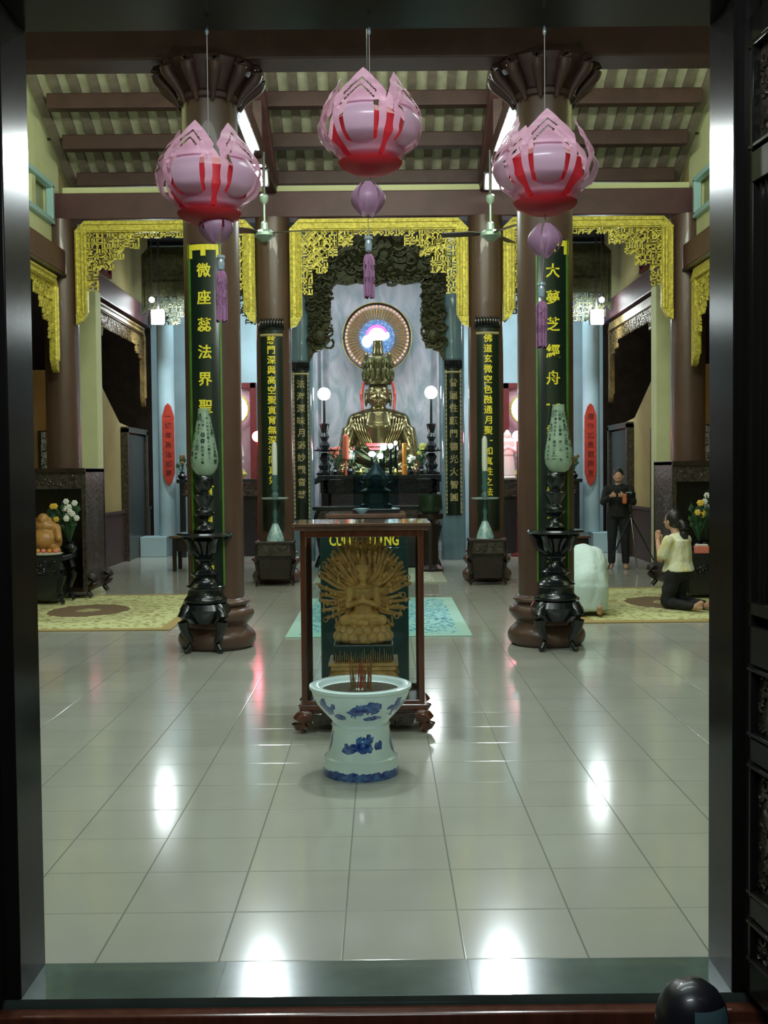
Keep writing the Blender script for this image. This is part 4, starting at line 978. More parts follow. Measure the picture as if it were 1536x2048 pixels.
# ================================================================== RUGS
def rug(name, label, x0, x1, y0, y1, m, cat='rug'):
    t = tag(MB().box((0, 0, .006), (x1 - x0, y1 - y0, .012)).build(name, m, smooth=False, bevel=.004, loc=((x0 + x1) / 2, (y0 + y1) / 2, 0.0)), label, cat); return t
def rug_mat(name, base, pat, med, hx, hy, scale, medal=True, border=None):
    scale = scale * 1.8
    m = bpy.data.materials.new(name); m.use_nodes = True; nt = m.node_tree; b = nt.nodes['Principled BSDF']; L = nt.links.new; N = nt.nodes.new
    tc = N('ShaderNodeTexCoord'); sp = N('ShaderNodeSeparateXYZ'); L(tc.outputs['Object'], sp.inputs[0])
    def M(op, a, bb=None):
        x = N('ShaderNodeMath'); x.operation = op
        for i, q in enumerate((a, bb)):
            if q is None: continue
            if isinstance(q, (int, float)): x.inputs[i].default_value = q
            else: L(q, x.inputs[i])
        return x.outputs[0]
    n = N('ShaderNodeTexVoronoi'); n.inputs['Scale'].default_value = scale; L(tc.outputs['Object'], n.inputs['Vector'])
    n2 = N('ShaderNodeTexNoise'); n2.inputs['Scale'].default_value = scale * .4; n2.inputs['Detail'].default_value = 3; L(tc.outputs['Object'], n2.inputs['Vector'])
    k = M('LESS_THAN', M('ADD', n.outputs['Distance'], M('MULTIPLY', n2.outputs[0], .5)), .62)
    ax = M('DIVIDE', M('ABSOLUTE', sp.outputs[0]), hx); ay = M('DIVIDE', M('ABSOLUTE', sp.outputs[1]), hy)
    mx = N('ShaderNodeMix'); mx.data_type = 'RGBA'; L(k, mx.inputs[0]); mx.inputs[6].default_value = (*base, 1); mx.inputs[7].default_value = (*pat, 1); out = mx.outputs[2]
    if medal:
        d = M('SQRT', M('ADD', M('MULTIPLY', ax, ax), M('MULTIPLY', ay, ay))); d = M('ADD', d, M('MULTIPLY', n2.outputs[0], .12))
        r = N('ShaderNodeValToRGB'); r.color_ramp.interpolation = 'CONSTANT'; e = r.color_ramp.elements; e[0].position = 0; e[0].color = (.5, .5, .5, 1); e[1].position = .16; e[1].color = (1, 1, 1, 1)
        for p_, v in ((.42, 0.0), (.46, .25), (.70, 0.0)): q = e.new(p_); q.color = (v, v, v, 1)
        L(d, r.inputs[0]); m2 = N('ShaderNodeMix'); m2.data_type = 'RGBA'; L(r.outputs[0], m2.inputs[0]); L(out, m2.inputs[6]); m2.inputs[7].default_value = (*med, 1); out = m2.outputs[2]
    if border:
        e_ = M('GREATER_THAN', M('MAXIMUM', M('SUBTRACT', ax, 1 - .12 / hx), M('SUBTRACT', ay, 1 - .12 / hy)), 0)
        m3 = N('ShaderNodeMix'); m3.data_type = 'RGBA'; L(e_, m3.inputs[0]); L(out, m3.inputs[6]); m3.inputs[7].default_value = (*border, 1); out = m3.outputs[2]
    L(out, b.inputs['Base Color']); b.inputs['Roughness'].default_value = .95; return m
y0 = G(700, 1275).y; y1 = G(700, 1198).y; x0 = G(570, 1276).x; x1 = G(945, 1272).x
rug('rug', 'pale turquoise rug with a blue leaf pattern under and behind the glass case', x0, x1, y0, y1, rug_mat('turquoise_rug', (.32, .60, .60), (.05, .22, .36), (.1, .3, .5), (x1 - x0) / 2, (y1 - y0) / 2, 9, False, (.36, .58, .52)))
y0 = G(870, 1166).y; y1 = y0 + 2.9; x1 = G(896, 1166).x
rug('rug', 'cream rug with grey green flecks in front of the main altar', -1.0, x1, y0, y1, rug_mat('cream_rug', (.50, .54, .42), (.22, .30, .22), (.3, .3, .2), .9, 1.4, 7, False, (.34, .36, .28)))
y0 = G(250, 1262).y; y1 = G(250, 1191).y; xr = G(339, 1262).x
mr = rug_mat('medallion_rug', (.55, .58, .28), (.30, .26, .10), (.15, .10, .05), 1.25, (y1 - y0) / 2, 7, True, (.36, .27, .10))
rug('rug', 'green and gold rug with a brown oval medallion on the left of the hall', xr - 2.5, xr, y0, y1, mr)
y0 = G(1280, 1246).y; y1 = G(1280, 1176).y; xl = G(1165, 1246).x
rug('rug', 'gold rug with oval medallion under the two kneeling people on the right', xl, xl + 2.5, y0, y1, mr)

# ================================================================== SIDE TABLES WITH CANDLESTICKS (second row)
for i in range(2):
    nm = ('left', 'right')[i]; px = (551, 975)[i]; g = G(px, (1172, 1170)[i]); Y = g.y; x = g.x; hw = (0.27, 0.26)[i]
    zt2 = PZ(px, (1082, 1077)[i], Y)
    t = thing('side_table', 'small dark carved table in front of the second row %s column' % nm, 'table', (x, Y - .12, 0), 0, 'candlestick tables')
    MB().box((0, .2, zt2 - .02), (2 * hw, .4, .04)).build('table_top', M_dark, t, smooth=False, bevel=.008)
    m = MB().box((0, .03, zt2 - .12), (2 * hw - .06, .02, .16)); rl = relief(2 * hw - .1, .14, 30 + i); m.add([(v[0], v[1] + .015, v[2] + zt2 - .12) for v in rl.v], rl.f); m.box((0, .37, zt2 - .12), (2 * hw - .06, .02, .16)); m.box((0, .2, zt2 - .05), (2 * hw - .1, .34, .02))
    m.build('apron', M_carved, t, smooth=False)
    MB().box((0, .2, .27), (2 * hw - .1, .26, .34)).build('lower_cabinet', M_dark, t, smooth=False)
    for sx in (-1, 1):
        for yy in (.04, .36): MB().tube([(sx * (hw - .04), yy, zt2 - .04), (sx * (hw - .02), yy, zt2 * .5), (sx * (hw - .05), yy, .1), (sx * (hw - .01), yy, .018)], [.03, .025, .022, .018], 8).build('leg', M_dark, t)
    c = thing('candlestick', 'blue green glazed candlestick with wide drip tray and white candle on the %s side table' % nm, 'candlestick', (x + (0.0, -.02)[i], Y + .08, zt2), 0, 'glazed candlesticks')
    Yc = Y + .08; ztr = PZ(px, 998, Yc) - zt2; zw = PZ(px, (950, 942)[i], Yc) - zt2; ztop = PZ(px, (884, 872)[i], Yc) - zt2
    MB().lathe([(.125, 0), (.12, .03), (.09, .12), (.055, .2), (.035, .24)], 24).build('foot', M_teal, c)
    MB().lathe([(.035, .24), (.025, .3), (.035, .38), (.022, .45), (.025, ztr)], 20).build('stem', mat('dark_teal_glaze', (.05, .12, .12), .25), c)
    MB().lathe([(.02, ztr - .01), (.18, ztr), (.2, ztr + .02), (.18, ztr + .012), (.03, ztr + .01)], 28).build('drip_tray', M_glassbead, c)
    MB().lathe([(.035, ztr + .01), (.05, ztr + .06), (.03, ztr + .1), (.05, ztr + .16), (.035, ztr + .22), (.045, zw)], 20).build('socket', mat('dark_teal_glaze', (.05, .12, .12), .25), c)
    MB().lathe([(.036, zw), (.04, zw + .1), (.038, ztop - .05), (.02, ztop)], 20).build('candle', M_wax, c)
# ================================================================== OFFERING TABLE
Y = 11.3; zt3 = PZ(730, 1028, Y); x0, x1 = PX(651, 1028, Y), PX(812, 1028, Y); xc = (x0 + x1) / 2
t = thing('offering_table', 'dark offering table standing on the turquoise rug behind the donation box', 'table', (xc, Y, .013))
MB().box((0, .4, zt3 - .033), (x1 - x0, .8, .04)).build('table_top', M_casetop, t, smooth=False, bevel=.006)
m = MB().box((0, .05, zt3 - .12), (x1 - x0 - .1, .03, .13)).box((0, .75, zt3 - .12), (x1 - x0 - .1, .03, .13)).box((0, .4, zt3 - .065), (x1 - x0 - .12, .7, .02)); m.build('apron', M_dark, t, smooth=False)
for sx in (-1, 1):
    for yy in (.05, .75): MB().box((sx * ((x1 - x0) / 2 - .05), yy, (zt3 - .05) / 2), (.05, .05, zt3 - .05)).build('leg', M_dark, t, smooth=False, bevel=.006)
c = P(724, 1028, Y + .12)
t = thing('bowl', 'small pale blue bowl at the front of the offering table', 'bowl', (c.x, c.y, zt3))
MB().lathe([(.035, 0), (.04, .006), (.065, .035), (.078, .055), (.074, .055), (.06, .035), (.0, .01)], 24).build('bowl_body', mat('pale_blue_glaze', (.30, .55, .72), .25), t)
# tall smoked glass cabinet on the table
Yg = 11.62; gx0, gx1 = PX(707, 950, Yg), PX(796, 950, Yg); gz1 = PZ(750, 893, Yg); gw = gx1 - gx0; gxc = (gx0 + gx1) / 2
t = thing('glass_cabinet', 'upright smoked glass cabinet on the offering table, the golden statue seen through it', 'cabinet', (gxc, Yg, zt3))
hh = gz1 - zt3
MB().box((0, .2, .02), (gw + .03, .42, .04)).build('base', M_black, t, smooth=False, bevel=.005)
for (dx, dy, sx, sy) in ((0, 0, gw, .006), (0, .4, gw, .006), (-gw / 2, .2, .006, .4), (gw / 2, .2, .006, .4)): MB().box((dx, dy, .04 + (hh - .04) / 2), (sx, sy, hh - .04)).build('glass_pane', M_glassd, t, smooth=False)
MB().box((0, .2, hh), (gw, .4, .008)).build('glass_top', M_glassd, t, smooth=False)
t = thing('dark_censer', 'dark blue black censer with stepped foot inside the smoked glass cabinet', 'censer', (gxc, Yg + .2, zt3 + .04))
MB().lathe([(.17, 0), (.17, .04), (.14, .06), (.14, .16), (.17, .19), (.12, .22)], 6).build('pedestal', M_donate, t)
MB().lathe([(.09, .22), (.12, .26), (.14, .32), (.11, .38), (.06, .42), (.03, .48), (.0, .5)], 20).build('censer_body', mat('blue_black_bronze', (.015, .03, .04), .3, metal=.4), t)
for s in (-1, 1): MB().torus((s * .14, 0, .32), .04, .012, n=12, axis='Y').build('handle', mat('blue_black_bronze', (0, 0, 0)), t)

# ================================================================== MAIN ALTAR
YA = 19.75
t = thing('altar_table', 'long black altar table with upturned ends below the golden statue', 'altar', (-.08, YA, 0))
xa0, xa1 = PX(618, 960, YA) + .08, PX(902, 960, YA) + .08; zA = PZ(750, 950, YA)
m = MB().box(((xa0 + xa1) / 2, .39, zA - .04), (xa1 - xa0 - .3, .78, .07))
for s, xx in ((-1, xa0), (1, xa1)): m.tube([(xx - s * .25, .05, zA - .06), (xx - s * .1, .05, zA - .10), (xx, .05, zA - .14), (xx + s * .06, .05, zA - .05), (xx + s * .02, .05, zA + .0)], [.05, .06, .07, .06, .04], 8)
m.build('table_top', M_black, t, bevel=.01)
m = MB().box(((xa0 + xa1) / 2, .1, zA - .2), (xa1 - xa0 - .4, .06, .24)); rl = relief(xa1 - xa0 - .5, .22, 61, .018); m.add([(v[0] + (xa0 + xa1) / 2, v[1] + .06, v[2] + zA - .2) for v in rl.v], rl.f); m.build('carved_frieze', M_black, t, smooth=False)
MB().box(((xa0 + xa1) / 2, .42, (zA - .3) / 2), (xa1 - xa0 - .8, .6, zA - .3)).build('body', mat('altar_black', (.02, .017, .022), .3, bump=.3, bscale=14), t, smooth=False)
for s, xx in ((-1, xa0 + .3), (1, xa1 - .3)):
    for yy in (.12, .7): MB().box((xx, yy, (zA - .08) / 2), (.1, .1, zA - .08)).build('leg', M_black, t, smooth=False, bevel=.01)
YB2 = 17.6
t = thing('prayer_table', 'low black carved table in front of the altar, behind the cream rug', 'table', (-.08, YB2, 0))
zB = 1.02
MB().box((0, .3, zB - .03), (2.1, .6, .06)).build('table_top', M_black, t, smooth=False, bevel=.01)
m = MB().box((0, .04, zB - .2), (2.0, .04, .26)); rl = relief(1.9, .24, 71, .018); m.add([(v[0], v[1] + .01, v[2] + zB - .2) for v in rl.v], rl.f); m.build('carved_frieze', M_carved, t, smooth=False)
MB().box((0, .32, .36), (1.8, .45, .66)).build('body', mat('altar_black', (0, 0, 0)), t, smooth=False)
for sx in (-1, 1):
    for yy in (.06, .54): MB().tube([(sx * .95, yy, zB - .06), (sx * 1.0, yy, .7), (sx * .93, yy, .3), (sx * 1.0, yy, .035)], [.05, .05, .035, .035], 8).build('leg', M_black, t)
# green bronze gong bowl
Yq = 17.1; c = P(858, 1010, Yq)
t = thing('bowl_gong', 'large dark green bronze bowl gong right of the prayer table', 'gong', (c.x + .02, Yq, .013))
rq_ = (PX(882, 1010, Yq) - PX(834, 1010, Yq)) / 2; zc = c.z
MB().lathe([(.05, zc - rq_ * 1.0), (rq_ * .6, zc - rq_ * .95), (rq_ * .92, zc - rq_ * .5), (rq_, zc), (rq_ * .93, zc + rq_ * .75), (rq_ * .98, zc + rq_ * .82), (rq_ * .9, zc + rq_ * .82), (rq_ * .85, zc)], 36).build('bowl', M_bronzeurn, t)
MB().lathe([(.2, 0), (.21, .04), (.13, .1), (.11, zc - rq_ - .12), (.2, zc - rq_ - .04), (.2, zc - rq_ + .04)], 20).build('stand', M_dark, t)

# seated golden statue
YS = 21.15; zS = 1.34; SC = 1.0; sx0 = PX(757, 850, YS)
t = thing('seated_statue', 'large golden seated statue in a tall crown at the centre of the main altar', 'statue', (sx0, YS, 0))
def Sz(py): return PZ(757, py, YS)
MB().box((0, .1, zS / 2), (2.2, 1.0, zS)).box((0, .1, zS + .02), (2.0, .9, .06)).build('throne_base', M_dark, t, smooth=False, bevel=.02)
m = MB(); zk = Sz(940); zsh = Sz(826); zch = Sz(812); zfc = Sz(790)
m.ball((0, 0, zk), (.72, .42, .24), 24, 12); m.limb((-.15, -.1, zk - .03), (-.62, -.22, zk - .05), .2, .17); m.limb((.15, -.1, zk - .03), (.62, -.22, zk - .05), .2, .17); m.limb((-.6, -.25, zk - .08), (.1, -.42, zk - .08), .13, .1); m.limb((.6, -.25, zk - .08), (-.1, -.42, zk - .08), .13, .1)
m.cone((0, 0, zk), (0, 0, zsh - .25), .42, .40, 20); m.cone((0, 0, zsh - .3), (0, 0, zsh + .02), .40, .30, 20); m.ball((0, 0, zsh - .12), (.56, .26, .22), 20, 10)
for s in (-1, 1):
    m.limb((s * .44, 0, zsh - .16), (s * .60, -.06, zsh - .72), .17, .15); m.limb((s * .60, -.06, zsh - .72), (s * .12, -.40, zk + .14), .15, .09)
    m.cone((s * .55, 0, zsh - .3), (s * .66, -.1, zk), .16, .2, 12)
m.cone((0, 0, zsh - .05), (0, 0, zch + .05), .15, .14); m.blob('robed_body', mat('statue_gold_folds', (.22, .19, .09), .2, metal=.85, var=.4, vscale=5, bump=0.3, bscale=5, stretch=(1, 1, .35)), t, .025, 3)
m = MB()   # robe folds sweeping over shoulders
for s in (-1, 1):
    for k in range(7):
        a = .16 + k * .055; m.tube([(s * a * .9, -.12, zsh + .06 - k * .022), (s * (a + .02), -.25, zsh - .14), (s * (a * .75), -.36, zsh - .5), (s * .05 * k * .5, -.40, zsh - .85)], [.012, .017, .016, .01], 6)
    for k in range(5): m.tube([(s * (.45 + k * .03), -.13, zsh - .2 - k * .09), (s * (.60 + k * .01), -.21, zsh - .45 - k * .08), (s * (.66), -.18, zsh - .75 - k * .04)], [.01, .018, .01], 6)
m.build('robe_folds', M_statue, t)
m = MB(); hz = zfc; m.ball((0, 0, hz), (.225, .235, .285), 24, 16); m.ball((0, -.06, hz - .13), (.16, .17, .14), 18, 12); m.cone((0, -.20, hz + .08), (0, -.262, hz - .05), .02, .045, 10); m.ball((0, -.25, hz - .05), (.048, .03, .026), 10, 8)
m.ball((0, -.222, hz - .128), (.07, .022, .016), 12, 8); m.ball((0, -.216, hz - .158), (.05, .02, .014), 12, 8)
for s in (-1, 1):
    m.ball((s * .09, -.208, hz + .015), (.055, .02, .02), 12, 8); m.tube([(s * .03, -.235, hz + .06), (s * .09, -.24, hz + .095), (s * .16, -.19, hz + .07)], [.008, .012, .006], 6); m.ball((s * .11, -.17, hz - .08), (.06, .05, .05), 12, 8)
    m.ball((s * .235, .0, hz - .06), (.035, .06, .17), 12, 10)
m.blob('head', M_statue, t, .0085, 1)
zc1 = Sz(764); zc2 = Sz(713)
m = MB().lathe([(.255, zc1 - .06), (.27, zc1 - .01), (.255, zc1 + .05), (.245, zc1 + .18), (.27, zc2 - .1), (.235, zc2 - .02), (.12, zc2 + .02)], 28)
for k in range(9): a = -PI / 2 + (k - 4) * .38; m.ball((.27 * math.cos(a), .27 * math.sin(a), zc1 + .13), (.05, .03, .12), 8, 8); m.ball((.28 * math.cos(a), .28 * math.sin(a), zc1 + .33), (.035, .025, .07), 8, 6)
m.build('crown', mat('crown_gold', (.09, .09, .035), .3, metal=.8, var=.4, bump=.3), t)
z6 = Sz(680); m = MB().lathe([(.10, zc2), (.12, zc2 + .05), (.10, zc2 + .12), (.11, zc2 + .18), (.09, z6 - .08), (.10, z6 - .02), (.03, z6)], 16)
for s in (-1, 1): m.ball((s * .23, -.05, zc2 - .02), (.045, .04, .11), 8, 8)
m.build('topknot', M_statue, t)
m = MB()
for s in (-1, 1): m.tube([(s * .27, -.08, zc1), (s * .32, -.1, hz), (s * .30, -.12, hz - .3)], [.02, .035, .02], 8)
m.build('red_crown_ribbons', M_red, t)
m = MB()
for k in range(3):
    m.torus((0, -.30 - k * .02, zsh - .2), .14 + k * .05, .012, n=16, axis='Y', a0=PI, a1=2 * PI)
m.build('necklace', M_statue, t)
# halo
YHa = 21.85; c = P(754, 675, YHa); R = (PX(821, 675, YHa) - PX(687, 675, YHa)) / 2
t = thing('halo_wheel', 'round halo of gilt petals with a glowing blue centre behind the statue crown', 'halo', tuple(c))
m = MB().torus((0, 0, 0), R, .025, n=60, axis='Y'); m.build('dark_rim', M_dark, t)
m = MB().torus((0, -.0, 0), R + .02, .012, n=60, axis='Y'); m.build('gilt_rim', M_gold, t)
m = MB()
for k in range(52):
    a = k * 2 * PI / 52; u = Vector((math.cos(a), 0, math.sin(a))); m.tube([u * R * .52, u * R * .75, u * R * .86], [.008, .026, .034], 6); 
m.build('gilt_petals', mat('petal_gilt', (.42, .27, .10), .4, metal=.6, var=.3, vscale=20), t)
m = MB()
for k in range(52):
    a = (k + .0) * 2 * PI / 52; m.ball((R * .92 * math.cos(a), -.02, R * .92 * math.sin(a)), .027, 8, 6)
m.build('pearl_border', emis('copper_pearls', (.85, .42, .22), .35), t)
def disc_mat():
    m = bpy.data.materials.new('blue_spark_disc'); m.use_nodes = True; nt = m.node_tree; b = nt.nodes['Principled BSDF']; L = nt.links.new; N = nt.nodes.new
    tc = N('ShaderNodeTexCoord'); v = N('ShaderNodeTexVoronoi'); v.inputs['Scale'].default_value = 30; L(tc.outputs['Object'], v.inputs['Vector'])
    r = N('ShaderNodeValToRGB'); e = r.color_ramp.elements; e[0].position = .1; e[0].color = (.35, .75, .95, 1); e[1].position = .55; e[1].color = (.03, .10, .32, 1); L(v.outputs['Distance'], r.inputs[0])
    L(r.outputs[0], b.inputs['Emission Color']); b.inputs['Emission Strength'].default_value = .75; b.inputs['Base Color'].default_value = (.05, .1, .2, 1); return m
MB().cone((0, .03, 0), (0, 0, 0), R * .54, R * .54, 48).build('blue_disc', disc_mat(), t)
m = MB(); 
for (dx, dz, rx, rz_) in ((.10, .02, .15, .10), (-.08, .0, .12, .13), (-.2, -.1, .10, .12), (.0, .1, .14, .06)): m.ball((dx, -.02, dz + .02), (rx, .03, rz_), 16, 10)
m.build('white_glow_lamp', emis('halo_white', (1, .93, 1), 5), t)
m = MB(); m.torus((-.0, -.02, .03), .19, .03, n=20, axis='Y', a0=.3, a1=PI - .1); m.build('magenta_glow_lamp', emis('halo_magenta', (1, .10, .45), 1.6), t)

for sg in (-1, 1): MB().cone((sg * .3, .03, 0), (sg * .3, 22.29 - YHa, 0), .02, .02).build('wall_bracket', M_dark, t)
# added glow blobs and red sheet for reflected lamp light; candles by the statue
for k, (px, py, rx) in enumerate(((744, 908, .065), (761, 912, .055), (767, 895, .06), (781, 892, .05), (791, 886, .03))):
    c = P(px, py, 20.0); tt = thing('lamp_glow', ('white reflected lamp glow low on the left of the cluster before the statue', 'white reflected lamp glow at the bottom of the cluster before the statue', 'white reflected lamp glow in the middle of the cluster before the statue', 'white reflected lamp glow at the right of the cluster before the statue', 'smallest white reflected lamp glow, upper right of the cluster before the statue')[k], 'lamp', tuple(c), 0, 'reflected lamp glows')
    MB().ball((0, 0, 0), (rx, .05, .05 if k < 4 else .04), 12, 8).build('glow', E_white, tt); MB().cone((0, 0, -.04), (0, 0, zA - c.z), .02, .03).build('stem', M_black, tt)
c = P(753, 892, 20.12); zz_ = c.z
t = thing('red_glow_sheet', 'small red sheet glowing as reflected light behind the lamp glows at the statue lap', 'banner', (c.x, c.y, zA))  # sheet emits the red glow reflected in the glass
MB().prism([(-.2, zz_ + .05 - zA), (.2, zz_ + .05 - zA), (.16, zz_ - .07 - zA), (-.12, zz_ - .07 - zA)], -.01, .01).build('cloth', emis('red_glow', (.9, .06, .07), .8), t, smooth=False); MB().cone((0, .02, 0), (0, .02, zz_ - zA), .012, .012).build('rod', M_black, t)
def altar_item(name, label, cat, px, py_top, py_bot, Y, prof, m_, part, group=None):
    z0 = PZ(px, py_bot, Y); c = P(px, py_bot, Y); h = PZ(px, py_top, Y) - zA
    t = thing(name, label, cat, (c.x, Y, zA), 0, group); MB().lathe([(r, z * h) for r, z in prof], 20).build(part, m_, t); return t, h
altar_item('orange_candle', 'tall orange candle right of the golden statue lap', 'candle', 809, 886, 945, 20.0, [(.05, 0), (.05, .3), (.04, .32), (.04, .98), (.02, 1)], M_ochbulb, 'wax')
for k, px in enumerate((722, 791)):
    t_, h_ = altar_item('oil_lamp', 'small orange-lit oil lamp %s of the glass cabinet' % ('left', 'right')[k], 'lamp', px, 944, 952, 19.9, [(.03, 0), (.03, .5), (.05, .9), (.02, 1)], M_gold, 'holder', 'small oil lamps')
    MB().ball((0, 0, h_ + .03), (.018, .018, .04), 8, 6).build('flame', emis('flame', (1, .4, .12), 4), t_)
# red and orange fruit offerings and flower vases
def bouquet(name, label, x, y, z, hv, hf, w_, mf, seed, leafn=26, fl=10, vm=None, group=None):
    r = random.Random(seed); t = thing(name, label, 'flowers', (x, y, z), 0, group)
    MB().lathe([(.05, 0), (.08, hv * .25), (.085, hv * .5), (.04, hv * .85), (.055, hv)], 20).build('vase', vm or M_black, t)
    m = MB(); q = MB()
    for k in range(leafn):
        a = r.uniform(0, 6.28); rr_ = r.uniform(.2, 1) * w_; z1 = hv + r.uniform(.3, 1) * hf; p = Vector((rr_ * math.cos(a), rr_ * .6 * math.sin(a), z1))
        m.tube([(0, 0, hv * .9), p * .6 + Vector((0, 0, hv * .3)), p], .004, 4); b0 = p * .8 + Vector((0, 0, hv * .15)); d = (p - b0).normalized() * .09; sd = Vector((d.z, 0, -d.x)) * .35
        m.add([b0, b0 + d * .5 + sd, b0 + d, b0 + d * .5 - sd, b0 + d * .5 + Vector((0, -.006, 0))], [(0, 1, 4), (1, 2, 4), (2, 3, 4), (3, 0, 4)])
    m.build('leaves', M_leaf, t, smooth=False)
    for k in range(fl):
        a = r.uniform(0, 6.28); rr_ = r.uniform(0, .9) * w_; z1 = hv + r.uniform(.55, 1.0) * hf; c = Vector((rr_ * math.cos(a), -.02 + rr_ * .6 * math.sin(a), z1))
        for e in range(6): b = e * PI / 3; q.ball(c + Vector((.022 * math.cos(b), -.004, .022 * math.sin(b))), (.018, .012, .018), 7, 5)
        q.ball(c + Vector((0, -.01, 0)), .012, 6, 5)
    q.build('blossoms', mf, t); return t
bouquet('flower_vase', 'vase of coral flowers left of the golden statue', PX(671, 940, 20.4), 20.4, zA, .14, .36, .14, M_rflower, 3, group='altar flower vases')
bouquet('flower_vase', 'dark vase of white-edged leaves between the coral flowers and the statue', PX(701, 940, 20.4), 20.4, zA, .16, .3, .13, M_wflower, 4, group='altar flower vases')
bouquet('flower_vase', 'vase of yellow green flowers right of the golden statue', PX(843, 940, 20.4), 20.4, zA, .14, .42, .15, mat('yellow_green_petals', (.42, .45, .10), .6), 5, group='altar flower vases')
bouquet('flower_vase', 'small vase of pale blossoms beside the orange candle', PX(820, 940, 20.45), 20.45, zA, .12, .22, .10, M_wflower, 6, group='altar flower vases')
altar_item('standing_banner', 'red vertical cloth streamer left of the statue arm', 'streamer', 692, 868, 950, 20.05, [(.02, 0), (.02, .35), (.055, .4), (.06, .6), (.05, .95), (.01, 1)], mat('coral_cloth', (.6, .14, .08), .6), 'cloth')

# big black candlesticks carrying round white lamps
for i in range(2):
    nm = ('left', 'right')[i]; px = (648, 862)[i]; Yc = 19.95; cc = P(px, (788, 785)[i], Yc)
    t = thing('lamp_candlestick', 'tall black turned candlestick topped by a glowing white globe, %s of the golden statue' % nm, 'candlestick', (cc.x, Yc, zA), 0, 'altar globe candlesticks')
    h = cc.z - zA; zt_ = PZ(px, 902, Yc) - zA; zk = PZ(px, 848, Yc) - zA
    MB().lathe([(.15, 0), (.16, .04), (.09, .10), (.12, .18), (.07, .25), (.10, .33), (.05, zt_ - .03)], 20).build('turned_base', M_black, t)
    m = MB().lathe([(.04, zt_ - .02), (.22, zt_), (.24, zt_ + .02), (.04, zt_ + .015)], 24)
    for k in range(6): a = k * PI / 3; m.cone((.22 * math.cos(a), .22 * math.sin(a), zt_), (.25 * math.cos(a), .25 * math.sin(a), zt_ + .07), .012, .003, 6)
    m.build('drip_tray', M_black, t)
    MB().lathe([(.05, zt_), (.10, zt_ + .1), (.05, zt_ + .18), (.085, zt_ + .26), (.05, zt_ + .33), (.08, zk - .06), (.09, zk), (.03, zk + .02)], 20).build('turned_neck', M_black, t)
    MB().cone((0, 0, zk), (0, 0, h - .1), .025, .022).build('pole', M_black, t); MB().ball((0, 0, h), .115, 24, 16).build('globe', E_white, t)

